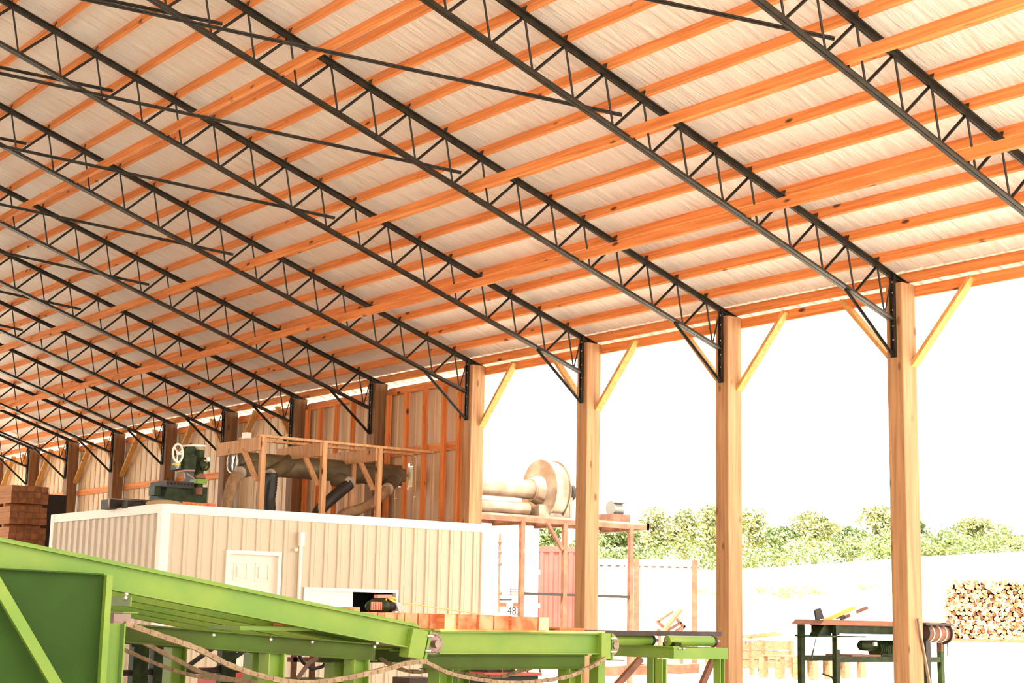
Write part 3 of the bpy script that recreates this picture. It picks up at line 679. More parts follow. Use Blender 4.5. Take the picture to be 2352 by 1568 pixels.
# sagging return chains
def chain(pts, r, label, X=XC):
    pts = [V(p) for p in pts]; sm = []
    for i in range(len(pts)-1):
        p0, p1, p2, p3 = pts[max(i-1, 0)], pts[i], pts[i+1], pts[min(i+2, len(pts)-1)]
        for k in range(12):
            t = k/12; sm.append(.5*((2*p1)+(p2-p0)*t+(2*p0-5*p1+4*p2-p3)*t*t+(3*p1-p0-3*p2+p3)*t**3))
    sm.append(pts[-1]); mb = MB()
    L = [0]
    for a, b in zip(sm, sm[1:]): L.append(L[-1]+(b-a).length)
    n = int(L[-1]/.075); q = []
    k = 0
    for i in range(n+1):
        s_ = L[-1]*i/n
        while k < len(L)-2 and L[k+1] < s_: k += 1
        f = (s_-L[k])/max(1e-6, L[k+1]-L[k]); q.append(sm[k].lerp(sm[k+1], f))
    for i, (a, b) in enumerate(zip(q, q[1:])):
        d = (b-a).normalized(); w = .048 if i % 2 else .04
        mb.bar(a-d*.008, b+d*.008, w, r*(2 if i % 2 else 1.75), upv(a, b) if abs(d.z) < .99 else (0, 1, 0))
        mb.tube([a-V((.032, 0, 0)), a+V((.032, 0, 0))], r*.45, 8)
    return tag(mb.build('drive_chain', 'chain', origin=tuple(pts[0])), label, 'chain', 'sagging return chains under the conveyors')
g = lambda *a, X=XC: [at(px, py, X=X) for px, py in a]
chain(g((288, 1432), (370, 1460), (455, 1490), (520, 1524), (600, 1552), (680, 1566), (760, 1562), (870, 1540), (930, 1523), (978, 1518), X=XC-.15), .022, 'dusty drive chain in front, from the rusty block to the first sprocket')
chain(g((978, 1520), (1030, 1545), (1100, 1560), (1190, 1567), (1290, 1556), (1350, 1534), (1388, 1512), X=XC-.15), .018, 'dusty drive chain hanging below the level conveyor, between both sprockets')
chain(g((282, 1456), (335, 1478), (400, 1512), (470, 1546), (560, 1563), (640, 1575), X=.45), .018, 'dusty drive chain just behind the front one, under the slope')
chain(g((278, 1488), (350, 1520), (420, 1545), (500, 1560), (600, 1566), X=1.2), .016, 'thin dusty drive chain deep under the slope')
chain(g((875, 1512), (905, 1530), (950, 1543), (1000, 1541), (1140, 1553), (1185, 1543), (1245, 1527), X=.45), .016, 'second dusty chain rising behind the level conveyor')

# ------------------------------------------------------------------ sawn timbers on the deck
edges = [(698, 768, 1392, 2), (768, 828, 1393, 2), (830, 868, 1405, 0), (868, 884, 1407, 0), (884, 913, 1406, 0), (913, 930, 1407, 0), (930, 960, 1407, 0), (961, 986, 1408, 0), (988, 1017, 1409, 0), (1021, 1053, 1410, 1), (1053, 1096, 1410, 0), (1101, 1134, 1411, 0), (1135, 1174, 1413, 0), (1175, 1236, 1415, 0), (1237, 1262, 1417, 1)]
lab = ['long red brown timber at the left end of the row, above the slope', 'red brown timber, second from the left in the row', 'red brown timber under the hand saw, third from the left', 'narrow timber, fourth from the left in the row', 'bright orange timber, fifth from the left in the row', 'narrow dark timber, sixth from the left in the row', 'pale patched timber, seventh from the left in the row', 'orange timber just left of the sloped conveyor end', 'salmon timber above the first sprocket', 'palest square timber end in the row', 'knotty timber right of the palest timber end', 'dark knotty timber, fourth from the right end of the row', 'salmon timber, third from the right end of the row', 'widest orange timber, second from the right end', 'pale timber at the right end of the row']
for (a, b, tp, pal), l in zip(edges, lab):
    p, q = G(a, tp), G(b, tp); x0 = XC-.10+random.uniform(-.05, .05); zb0 = zc+.123; ln = 2.5
    if q.y > 6.6: x0 = XC+.075+random.uniform(0, .03); ln = .55
    p, q = at(a, tp, X=x0), at(b, tp, X=x0)
    mb = MB(); mb.box((x0, p.y-.004, zb0), (x0+ln, q.y+.004, p.z)); mb.mi = [1]*6; mb.mi[5] = 0
    tag(mb.build('sawn_timber', ['tie_pale' if pal == 1 else 'tie_end', 'tie'], origin=(x0, p.y, zb0)), l, 'timber', 'freshly sawn timbers on the conveyor')
# hand power saw on the timbers
X = .3; p = at(880, 1402, X=X); zz = 1.345
ps = thing('power_saw', (X, p.y, zz), 'dark power saw with red handle lying on the timbers', 'saw')
q = at(868, 1400, X=X).y
MB().ball((X, q, zz+.035), (.10, .135, .075)).build('body', 'mgreen', ps)
mb = MB(); y = at(865, 1395, X=X-.1).y
for k in range(6): mb.box((X-.115, y-.05+k*.02, zz+.0), (X-.09, y-.04+k*.02, zz+.075))
mb.build('grille', 'salmon', ps)
a, b = at(863, 1369, X=X), at(896, 1369, X=X); mb = MB(); mb.bar((X, a.y, a.z), (X, b.y, b.z), .07, .032); mb.build('handle', 'salmon', ps)
mb = MB(); mb.bar((X, *at(890, 1372, X=X).yz), (X, *at(907, 1383, X=X).yz), .03, .022); mb.bar((X, *at(898, 1371, X=X).yz), (X, *at(910, 1376, X=X).yz), .03, .018); mb.tube([(X, *at(884, 1383, X=X).yz), (X, *at(888, 1373, X=X).yz)], .01, 8); mb.build('lever', 'yellow', ps)
mb = MB(); mb.prism([(X-.06, *at(902, 1383, X=X).yz), (X-.06, *at(914, 1384, X=X).yz), (X-.06, *at(925, 1402, X=X).yz), (X-.06, *at(908, 1403, X=X).yz)], (.1, 0, 0)); mb.build('guard', 'grey', ps)
mb = MB(); mb.ball((X+.02, at(897, 1397, X=X).y, zz+.04), (.07, .075, .05)); mb.build('motor', 'dark', ps)
pts = [at(920, 1384, X=.9), at(960, 1388, X=1.1), at(1010, 1396, X=1.3), at(1100, 1409, X=1.5)]
mb = MB(); mb.tube(pts, .006, 6); tag(mb.build('yellow_cord', 'yrope', origin=tuple(pts[0])), 'thin yellow cord trailing from the power saw', 'cord')

# ------------------------------------------------------------------ brown beam, roller table
a = at(1266, 1451.5, X=0.); b = at(1650, 1455.5, X=0.); mb = MB(); mb.bar(a, b, .10, .052); mb.bar(a+V((.03, 0, .0)), b+V((.03, 0, 0)), .12, .012)
tag(mb.build('steel_beam', 'brown', origin=tuple(a)), 'dark brown steel beam lying behind the green rollers', 'beam')
a, b = at(1268, 1441, X=0.), at(1325, 1442.5, X=0.); mb = MB(); mb.bar(a+V((0, 0, -.012)), b+V((0, 0, -.012)), .25, .03); tag(mb.build('wood_slab', 'tie', origin=tuple(a)), 'small orange wood slab on the brown beam', 'slab')
rt = thing('roller_table', (XC, 3.6, 0), 'green roller table at the right end of the conveyors', 'roller table')
yA = G(1540, 1500).y; yB = G(1664, 1500).y; zr1 = 1.03; zr0 = .915
mb = MB(); mb.box((XC-.05, yA, zr0), (XC+.03, yB, zr1)); mb.build('front_beam', 'green', rt)
mb = MB(); mb.box((XC+.03, yA, zr0), (XC+1.02, yA-.06, zr1)); mb.box((XC-.06, yA+.02, zr1), (XC+1.1, yA-.07, zr1+.012)); mb.build('side_beam', 'green', rt)
mb = MB(); mb.box((XC+.03, yB+.06, zr0), (XC+1.02, yB, zr1)); mb.build('side_beam', 'green', rt)
mb = MB(); mb.box((XC+1.02, yA, zr0), (XC+1.1, yB, zr1)); mb.build('rear_beam', 'green', rt)
for x in (XC+.0, XC+1.05):
    for y in (yA-.03+.14, yB+.06):
        mb = MB(); mb.box((x-.05, y-.012, 0), (x+.05, y, zr0)); mb.box((x-.05, y+.045, 0), (x+.05, y+.057, zr0)); mb.box((x-.005, y, 0), (x+.005, y+.05, zr0)); mb.build('leg', 'green', rt)
def roller(px0, px1, X, zc_):
    y0, y1 = at(px0, 1475, X=X).y, at(px1, 1475, X=X).y
    mb = MB(); mb.tube([(X, y0, zc_), (X, y1, zc_)], .055, 22); o = mb.build('roller', 'green', rt)
    mb = MB(); mb.tube([(X, y0+.04, zc_), (X, y1-.08, zc_)], .016, 12); mb.build('shaft', 'alu', o)
    mb = MB(); mb.tube([(X, y1+.03, zc_), (X, y1+.002, zc_)], .062, 22); mb.build('end_collar', 'dark', o)
roller(1406, 1498, XC+.38, zr1+.065); roller(1532, 1640, XC+.1, zr1+.065)
for px in (1512,):
    y = at(px, 1475, X=XC+.3).y; mb = MB(); mb.cbox((XC+.0, y-.06, zr1+.012), (XC+.2, y+.04, zr1+.05), .01); mb.tube([(XC+.1, y-.05, zr1+.065), (XC+.1, y+.03, zr1+.065)], .05, 14); br = mb.build('bearing_block', 'mgreen', rt)
    for d_ in (-.03, .03): MB().ball((XC-.06, y+d_, zr1-.01), .014, 8, 5).build('bolt', 'bolt', br)

# ------------------------------------------------------------------ under the conveyors
t = thing('engine_unit', (3.2, at(1110, 1540, X=3.2).y, 0), 'dark engine with maroon base under the level conveyor', 'engine')
X = 3.2; a, b = at(1098, 1556, X=X), at(1225, 1545, X=X)
mb = MB(); mb.box((X-.1, a.y, 0), (X+.7, b.y, .62)); mb.build('cabinet', 'dark', t)
mb = MB(); mb.box((X-.15, a.y+.02, .60), (X+.75, b.y-.02, at(1160, 1543, X=X).z)); mb.build('base_tray', 'red', t)
zb1 = at(1160, 1543, X=X).z
mb = MB(); mb.cbox((X, a.y-.1, zb1), (X+.55, b.y+.25, zb1+.17), .04); mb.tube([(X+.1, a.y-.2, zb1+.1), (X+.1, b.y+.2, zb1+.1)], .06); mb.build('engine_block', 'dark', t)
for k in range(4): 
    y = a.y-.25-.2*k; mb = MB(); mb.tube([(X-.03, y, zb1+.17), (X-.05, y-.05, zb1+.08), (X-.03, y-.09, zb1)], .012, 8); mb.build('pipe', 'alu', t)
X = 4.6; a, b = at(486, 1535, X=X), at(612, 1535, X=X)
t = thing('red_tank', (X, (a.y+b.y)/2, 0), 'red tank with yellow markings seen under the slope', 'tank')
mb = MB(); mb.cbox((X-.2, a.y, .25), (X+.4, b.y, at(540, 1534, X=X).z), .05); mb.build('body', 'red', t)
mb = MB(); mb.box((X-.22, a.y-.35, .52), (X-.2, b.y+.2, .60)); mb.build('yellow_stripe', 'yellow', t)
mb = MB(); mb.box((X-.15, a.y, 0), (X+.35, a.y-.06, .3)); mb.box((X-.15, b.y, 0), (X+.35, b.y+.06, .3)); mb.build('skid', 'dark', t)
X = 3.6
t = thing('steel_lattice', (X, at(450, 1530, X=X).y, 0), 'dark steel lattice frame in the gloom under the slope', 'frame')
pz = lambda px, py: V((X, *at(px, py, X=X).yz))
for a, b in (((300, 1478), (640, 1492)), ((280, 1545), (640, 1535))):
    mb = MB(); mb.bar(pz(*a), pz(*b), .06, .06); mb.build('rail', 'dark', t)
for a, b in (((340, 1545), (410, 1483)), ((410, 1545), (490, 1487)), ((490, 1540), (570, 1489)), ((570, 1489), (625, 1512))):
    mb = MB(); mb.bar(pz(*a), pz(*b), .05, .04); mb.build('lattice_bar', 'dark', t)
for px in (318, 365, 520):
    y = at(px, 1530, X=X).y; mb = MB(); mb.box((X-.06, y-.09, 0), (X+.06, y+.09, 1.0)); mb.build('upright', 'mgreen', t)
X = 2.6
t = thing('hydraulic_stand', (X, at(720, 1540, X=X).y, 0), 'dark stand with looping hoses between the green legs', 'stand')
y0, y1 = at(655, 1540, X=X).y, at(780, 1540, X=X).y
mb = MB(); mb.box((X, y0, 0), (X+.5, y1, .60)); mb.build('cabinet', 'dgreen', t)
mb = MB(); mb.box((X+.1, y0-.15, .60), (X+.15, y0-.2, 1.0)); mb.box((X+.1, y1+.25, .6), (X+.15, y1+.3, 1.0)); mb.box((X+.1, y0-.1, .78), (X+.14, y1, .83)); mb.build('bracket', 'rust', t)
mb = MB(); mb.tube([(X-.05, *at(px, py, X=X).yz) for px, py in ((680, 1500), (690, 1520), (712, 1536), (735, 1530), (752, 1512), (757, 1505))], .02, 8); mb.build('hose', 'cable', t)
mb = MB(); mb.tube([(X-.1, *at(px, py, X=X).yz) for px, py in ((672, 1558), (700, 1520), (722, 1507))], .025, 8); mb.build('hose', 'pink', t)
X = 5.4; a = at(965, 1560, X=X)
t = thing('dark_motor', (X, a.y, 0), 'dark brown motor seen left of the level conveyor leg', 'motor')
mb = MB(); mb.cbox((X, a.y-.25, 0), (X+.4, a.y+.2, at(965, 1556, X=X).z), .03); mb.build('housing', 'brown', t)
mb = MB(); mb.box((X+.1, a.y-.05, .55), (X+.2, a.y+.05, at(965, 1538, X=X).z)); mb.build('terminal_box', 'brown', t)
# dark wooden props beyond the roller table
for (a, b), l in ((((1472, 1512), (1418, 1572)), 'slanting brown prop below the roller table, left of its leg'), (((1638, 1512), (1612, 1572)), 'slanting pinkish prop at the right leg of the roller table')):
    p, q = at(*a, X=2.2), at(*b, X=2.2); d = (q-p).normalized(); e = p+d*((p.z-.0)/-d.z); mb = MB(); mb.bar(p, e, .06, .075, V((1, 0, 0)).cross(d)); tag(mb.build('timber_prop', 'rust', origin=tuple(e)), l, 'prop')

# ------------------------------------------------------------------ saw table by the nearest post
X = 1.55; g = lambda px, py, x=X: at(px, py, X=x)
st = thing('saw_table', (X, g(1950, 1500).y, 0), 'dark green saw table with orange plank top behind the nearest post', 'table')
yl, yr = g(1856, 1430).y, g(2178, 1430).y
mb = MB(); zt1 = g(1950, 1424).z; zt0 = g(1950, 1436).z; mb.prism([(X-.2, yl, zt0), (X-.2, yl-.09, zt1), (X-.2, yr+.25, zt1), (X-.2, yr+.25, zt0)], (.5, 0, 0)); mb.build('plank_top', 'plank', st)
zf = g(1950, 1455).z; mb = MB()
for x in (X-.15, X+.22): mb.ibeam((x, g(1893, 1445).y, (zt0+zf)/2), (x, yr+.3, (zt0+zf)/2), .06, zt0-zf, .01)
mb.build('top_frame', 'mgreen', st)
zl = g(1950, 1513).z
for px in (1900, 2140):
    y = g(px, 1500).y
    for x in (X-.15, X+.45):
        mb = MB(); mb.box((x-.035, y-.035, -.03), (x+.035, y+.035, zt0)); mb.build('leg', 'mgreen', st)
for x in (X-.15, X+.45):
    mb = MB(); mb.box((x-.03, g(1900, 1500).y, zl-.035), (x+.03, g(2140, 1500).y, zl+.035)); mb.build('stretcher', 'mgreen', st)
mb = MB(); a = g(1852, 1460); mb.box((X-.2, a.y, a.z-.01), (X+.2, g(1962, 1460).y, a.z+.01)); mb.prism([(X-.1, g(1864, 1457).y, a.z), (X-.1, g(1880, 1438).y, zt0), (X-.1, g(1895, 1438).y, zt0), (X-.1, g(1895, 1457).y, a.z)], (.15, 0, 0)); mb.build('side_bracket', 'mgreen', st)
mb = MB(); a = g(1899, 1474); mb.box((X-.20, a.y-.02, a.z-.09), (X-.186, a.y+.02, a.z+.09)); mb.build('level_gauge', 'cream', st)
mb = MB(); a = g(1942, 1500); mb.box((X-.15, g(1936, 1500).y, zl+.035), (X+.3, g(2003, 1500).y, zl+.06)); mb.build('shelf_board', 'plank', st)
mt = thing('electric_motor', (X, g(2010, 1500).y, zl), 'green finned electric motor under the saw table', 'motor')
zc_ = g(2000, 1482).z
mb = MB(); mb.tube([(X+.05, g(1981, 1482).y, zc_), (X+.05, g(1984, 1482).y-.01, zc_), (X+.05, g(2018, 1482).y, zc_)], [.045, .07, .075], 18); mb.build('end_bell', 'mgreen', mt)
y0, y1 = g(2016, 1490).y, g(2044, 1490).y; mb = MB(); zz_ = g(2030, 1491).z; mb.tube([(X+.05, y0, zz_), (X+.05, y1-.1, zz_)], .11, 20)
for k in range(9): mb.torus((X+.05, y0+(y1-y0-.1)*k/8, zz_), (0, 1, 0), .115, .006, 20, 5)
mb.box((X-.05, y0-.02, zl+.03), (X+.15, y1, zz_)); mb.build('finned_body', 'mgreen', mt)
mb = MB(); a = g(2005, 1478); mb.box((X-.05, a.y-.03, a.z-.025), (X-.02, a.y+.03, a.z+.025)); mb.build('name_plate', 'cream', mt)
# lever and fence on the saw table
ts = thing('saw_fence', (X, g(1900, 1420).y, zt1), 'orange lever arm with dark end plate on the saw table', 'lever')
p, q = g(1875, 1427), g(1948, 1395); mb = MB(); mb.bar((X-.1, p.y, p.z), (X-.1, q.y, q.z), .05, .04, (1, 0, 0)); mb.build('lever_arm', 'orange', ts)
mb = MB(); mb.prism([(X-.13, *g(1858, 1423).yz), (X-.13, *g(1855, 1402).yz), (X-.13, *g(1859, 1398).yz), (X-.13, *g(1868, 1396).yz), (X-.13, *g(1876, 1420).yz)], (.025, 0, 0)); mb.build('end_plate', 'dark', ts)
mb = MB(); mb.prism([(X-.05, *g(1917, 1421).yz), (X-.05, *g(1915, 1413).yz), (X-.05, *g(1930, 1406).yz), (X-.05, *g(1938, 1420).yz)], (.03, 0, 0)); mb.build('rest_block', 'dark', ts)
t = thing('angle_iron', (X+.1, g(1985, 1410).y, zt1), 'brown angle iron sticking up over the saw table', 'iron')
mb = MB(); mb.bar((X+.1, *g(1945, 1422).yz), (X+.1, *g(1963, 1413).yz), .04, .03, (1, 0, 0)); mb.bar((X+.1, *g(1977, 1407).yz), (X+.1, *g(2005, 1395).yz), .04, .035, (1, 0, 0)); mb.build('bar', 'rust', t)
mb = MB(); mb.bar((X+.1, *g(1963, 1413).yz), (X+.1, *g(1977, 1407).yz), .05, .05, (1, 0, 0)); mb.build('clamp', 'white', t)
pts = [(X-.05, *g(1868, 1462).yz), (X-.05, *g(1862, 1490).yz), (X-.05, *g(1857, 1512).yz)]; mb = MB(); mb.tube(pts, .006, 6); mb.tube([pts[1], pts[2]], [.008, .016], 6); tag(mb.build('hanging_cord', 'cable', origin=pts[0]), 'thin dark cord hanging from the left of the saw table', 'cord')
pts = [(X+.5, *g(1955, 1550).yz), (X+.4, *g(1965, 1558).yz), (X+.35, *g(1970, 1590).yz), (X+.3, g(1972, 1590).y, 0)]; mb = MB(); mb.tube(pts, .012, 6); tag(mb.build('hose_end', 'cable', origin=pts[-1]), 'dark hose curving down right of the second table leg', 'hose')
# cable drum right of the post
dr_ = thing('cable_drum', (X-.4, g(2148, 1450).y, 1.15), 'rusty drum wrapped with rope right of the nearest post', 'drum')
x = 1.05; a, b = at(2122, 1448, X=x), at(2168, 1450, X=x); R = .145
mb = MB(); mb.tube([(x, a.y, a.z-.03), (x, b.y, a.z-.03)], R*.75, 22); mb.build('barrel', 'rust', dr_)
for k, y in enumerate((a.y+.02, b.y)):
    mb = MB(); mb.tube([(x, y, a.z-.03), (x, y-.02, a.z-.03)], R*(.8 if k == 0 else .98), 24); mb.build('flange', 'brown', dr_)
for k in range(3):
    mb = MB(); y = a.y-.05-(a.y-b.y-.08)*k/2.6; mb.torus((x, y, a.z-.03), (-.25, 1, 0), R*.8, .01, 26, 6); mb.build('rope_turn', 'foil', dr_)
mb = MB(); mb.box((x-.12, a.y+.1, a.z+.07), (x+.12, b.y-.02, a.z+.10)); mb.build('bracket', 'brown', dr_)
mb = MB(); mb.bar((x, b.y+.08, a.z-.15), (x, b.y+.08, a.z-.27), .03, .05, (1, 0, 0)); mb.build('hook', 'rust', dr_)
mb = MB(); zz_ = a.z-.2; mb.tube([(x, at(2176, 1480, X=x).y, a.z-.1), (x, at(2177, 1506, X=x).y, at(2177, 1506, X=x).z)], .007, 6); mb.build('loose_rope_end', 'cable', dr_)
# frame leg under the drum
mb = MB(); y = at(2126, 1500, X=x).y; mb.box((x-.05, y-.05, -.03), (x+.05, y+.05, a.z-.10)); mb.build('stand_leg', 'dark', dr_)
# pipe leaning on the post
a, b = V((-.15, -.43, 1.39)), at(2156, 1684, Z=0.02); mb = MB(); mb.tube([a, b], .017, 12); tag(mb.build('leaning_pipe', 'alu', origin=tuple(b)), 'thin grey pipe leaning against the nearest timber post', 'pipe')

# ------------------------------------------------------------------ blower outside and its platform
X = 11.53; g = lambda px, py, x=X: at(px, py, X=x)
pf = thing('blower_platform', (X, g(1290, 1300).y, 0), 'rusty steel platform on tall legs outside the third bay', 'platform')
yl, yr = g(1126, 1187).y, g(1457, 1197).y; zp = 3.22; za = zp-.03
mb = MB(); mb.box((X-.45, yl+1.0, zp-.04), (X+.55, yr, zp)); mb.build('deck', 'alu', pf)
mb = MB()
for x in (X-.45, X+.5): mb.box((x, yl+1.0, zp-.13), (x+.06, yr, zp-.04))
mb.box((X-.45, yr, zp-.13), (X+.56, yr+.06, zp-.0)); mb.build('edge_channel', 'rust', pf)
for px in (1198, 1296, 1448):
    for x in (X-.42,):
        y = at(px, 1300, X=X-.42).y; mb = MB(); mb.box((X-.42, y-.04, zp-.18), (X+.5, y+.04, zp-.13)); mb.box((x-.04, y-.045, gz(X, y)), (x+.04, y+.045, zp-.1)); mb.build('leg', 'rust', pf)
y0, y1 = at(1292, 1250, X=X-.42), at(1255, 1205, X=X-.42); mb = MB(); mb.bar((X-.42, y0.y, y0.z-.1), (X-.42, y1.y, zp-.1), .06, .07, (1, 0, 0)); mb.build('strut', 'rust', pf)
a = at(1200, 1362, X=X-.42); mb = MB(); mb.box((X-.45, a.y, a.z-.03), (X-.39, at(1448, 1362, X=X-.42).y, a.z+.02)); mb.build('rail', 'dark', pf)
bl = thing('blower', (X, g(1255, 1120).y, zp), 'large shiny centrifugal blower on the rusty platform', 'blower')
cy, cz = g(1246, 1120).y, zp+.53
mb = MB(); n = 40; poly = []
for k in range(n):
    th = 2*PI*k/n; r = .485+.08*math.sin(th/2)
    poly.append((X+r*math.cos(th), cy+.10, cz+r*math.sin(th)*1.05))
mb.prism(poly, (0, -.34, 0)); mb.build('housing', 'alu', bl)
for y in (cy+.10, cy-.24):
    mb = MB(); mb.prism([(X+(p[0]-X)*1.05, y+.012, cz+(p[2]-cz)*1.05) for p in poly], (0, -.024, 0)); mb.build('flange', 'alu', bl)
mb = MB(); mb.tube([(X, yl+1.3, cz+.0), (X, cy+.28, cz+.0)], .185, 28); mb.torus((X, cy+.28, cz), (0, 1, 0), .20, .03); mb.tube([(X, cy+.28, cz), (X, cy+.1, cz)], [.22, .29], 28); mb.build('inlet_pipe', 'alu', bl)
mb = MB(); mb.box((X-.35, cy+.35, zp), (X-.28, cy-.4, cz-.3)); mb.box((X+.28, cy+.35, zp), (X+.35, cy-.4, cz-.3)); mb.box((X-.3, cy-.45, zp), (X+.3, cy-.52, cz-.12)); mb.build('pedestal', 'alu', bl)
mb = MB(); mb.cbox((X-.1, cy-.42, cz-.08), (X+.1, cy-.62, cz+.1), .03); mb.tube([(X, cy-.2, cz), (X, cy-.8, cz)], .03, 10); mb.build('bearing', 'cream', bl)
mb = MB(); mb.tube([(X, cy-.66, cz), (X, cy-.74, cz)], .16, 18); mb.build('pulley', 'dark', bl)
mb = MB(); mb.tube([(X-.1, yl+1.0, zp+.14), (X-.1, cy+.45, zp+.14)], .13, 20); mb.build('pipe_stub', 'alu', bl)
em = thing('blower_motor', (X, g(1405, 1170).y, zp), 'grey blower motor at the right end of the rusty platform', 'motor')
y = g(1403, 1170).y; zm = g(1403, 1168).z
mb = MB(); mb.tube([(X-.1, y+.10, zm), (X-.1, y-.16, zm)], .15, 22); mb.build('body', 'dgrey', em)
for dz_ in (-.10, .10):
    mb = MB(); mb.box((X-.27, y+.1, zm+dz_-.012), (X-.2, y-.1, zm+dz_+.012)); mb.build('rib', 'dark', em)
mb = MB(); mb.box((X-.3, y+.2, zp), (X+.2, y-.25, zm-.12)); mb.build('base', 'rust', em)

# ------------------------------------------------------------------ trailer, containers
def gp(px, D): p = at(px, 1400, D=D); return p
X = 21.; g = lambda px, py, x=X: at(px, py, X=x)
yl, yr = g(1085, 1300).y, g(1237, 1300).y; zg = gz(X, yr)
tr = thing('box_trailer', (X, (yl+yr)/2, zg), 'white box trailer with closed rear doors outside the hall', 'trailer')
zt1 = g(1190, 1196).z; zb1 = .95
mb = MB(); mb.box((X, yl, zb1), (X+10, yr, zt1)); mb.build('body', 'trailer', tr)
ym = g(1143, 1300).y
for a, b in ((yl-.05, ym+.02), (ym-.02, yr+.05)):
    mb = MB(); mb.box((X-.035, a, zb1+.05), (X, b, zt1-.1)); dr2 = mb.build('rear_door', 'trailer', tr)
    if b == yr+.05:
        for py in (1237, 1313, 1390):
            q = g(1222, py); mb = MB(); mb.box((X-.07, q.y+.12, q.z-.06), (X-.035, q.y-.22, q.z+.06)); mb.build('hinge', 'cream', dr2)
        mb = MB(); q = g(1143, 1240); mb.tube([(X-.07, *g(1145, 1225).yz), (X-.07, *g(1141, 1405).yz)], .03, 8)
        for py in (1245, 1268, 1295, 1362): mb.ball((X-.08, *g(1144, py).yz), .055, 8, 6)
        mb.build('lock_rod', 'rust', dr2)
        for px0, px1 in ((1145, 1161), (1176, 1190)):
            mb = MB(); a_, b_ = g(px0, 1388), g(px1, 1388); mb.box((X-.045, a_.y, a_.z-.05), (X-.035, b_.y, a_.z+.05)); mb.build('reflector', 'red', dr2)
        mb = MB(); a_ = g(1170, 1352); b_ = g(1205, 1366)
        for z in (a_.z, (a_.z+b_.z)/2, b_.z): mb.box((X-.042, a_.y, z-.012), (X-.035, b_.y, z+.012))
        mb.box((X-.042, a_.y, a_.z), (X-.035, a_.y-.03, b_.z)); mb.build('decal', 'cred', dr2)
        fcu = bpy.data.curves.new('lettering', 'FONT'); fcu.body = '482'; fcu.size = .30; fcu.extrude = .003
        fo = bpy.data.objects.new('lettering', fcu); C.objects.link(fo)
        me = bpy.data.meshes.new_from_object(fo.evaluated_get(bpy.context.evaluated_depsgraph_get())); bpy.data.objects.remove(fo)
        q = g(1163, 1411); me.materials.clear(); me.materials.append(M['dark'])
        lo = bpy.data.objects.new('lettering', me); C.objects.link(lo); lo.parent = dr2
        lo.matrix_basis = Matrix.Translation(V((X-.04, q.y, q.z))-V(tr.location)) @ Matrix(((0, 0, -1, 0), (-1, 0, 0, 0), (0, 1, 0, 0), (0, 0, 0, 1)))
        mb = MB(); q = g(1154, 1377); mb.tube([(X-.06, *g(1145, 1377).yz), (X-.06, *g(1172, 1377).yz)], .018, 8); mb.build('handle', 'dark', dr2)
mb = MB(); mb.box((X+.3, yl-.1, zg+.55), (X+9.5, yr+.1, zb1)); mb.build('chassis', 'dark', tr)
for x in (X+1., X+2.2):
    for y in (yl-.25, yr+.25):
        mb = MB(); mb.tube([(x, y-.12, zg+.5), (x, y+.12, zg+.5)], .5, 24); mb.build('wheel', 'cable', tr)
mb = MB(); mb.box((X-.05, yl, zb1-.12), (X+.1, yr, zb1+.02)); mb.build('rear_sill', 'trailer', tr)
def container(name, D, px0, px1, topy, mat, label, L=6., corners='rust', slots=False, turn=0.):
    c = at((px0+px1)/2, topy, D=D); zt1 = c.z; zg = gz(c.x, c.y); a = math.atan2(c.y-CAM.y, c.x-CAM.x)+turn
    wd = (at(px1, topy, D=D)-at(px0, topy, D=D)).length; R_ = Matrix.Rotation(a, 4, 'Z'); T_ = Matrix.Translation((c.x, c.y, 0))
    t = thing(name, (c.x, c.y, zg), label, 'container'); yl, yr = wd/2, -wd/2
    def put(mb, nm, mt_):
        mb.v = [T_ @ R_ @ v for v in mb.v]; return mb.build(nm, mt_, t)
    mb = MB(); ribbed(mb, (-.02, yl-.1, zg+.15), (0, -1, 0), (0, 0, 1), wd-.2, zt1-zg-.30, .28, .035, .09, (-1, 0, 0), minor=False); mb.box((.06, yl-.02, zg+.1), (L, yr+.02, zt1-.02)); put(mb, 'corrugated_side', mat)
    for za_, zb_ in ((zt1-.16, zt1), (zg+.02, zg+.18)): put(MB().box((-.06, yl-.14, za_), (.08, yr+.14, zb_)), 'frame_rail', mat)
    if slots:
        ns = int(wd/.19)
        for k in range(ns):
            yy = yl+(yr-yl)*(k+.55)/(ns+.1); put(MB().box((-.064, yy-.05, zt1-.20), (-.055, yy+.05, zt1-.165)), 'tie_slot', 'brown')
    for y in (yl-.07, yr+.07): put(MB().box((-.075, y-.07, zg), (.1, y+.07, zt1)), 'corner_post', corners)
    return t
container('shipping_container', 45., 1225, 1352, 1255, 'cred', 'faded red corrugated container behind the third post', 4, 'cred')
container('shipping_container', 39.5, 1456, 1602, 1285, 'cwhite', 'white corrugated container with rusty corner posts behind the tilted pallet', 5, slots=True)
container('shipping_container', 41.5, 1352, 1448, 1283, 'cwhite', 'white container half hidden between the third post and the last platform leg', 5, 'cwhite', slots=True)
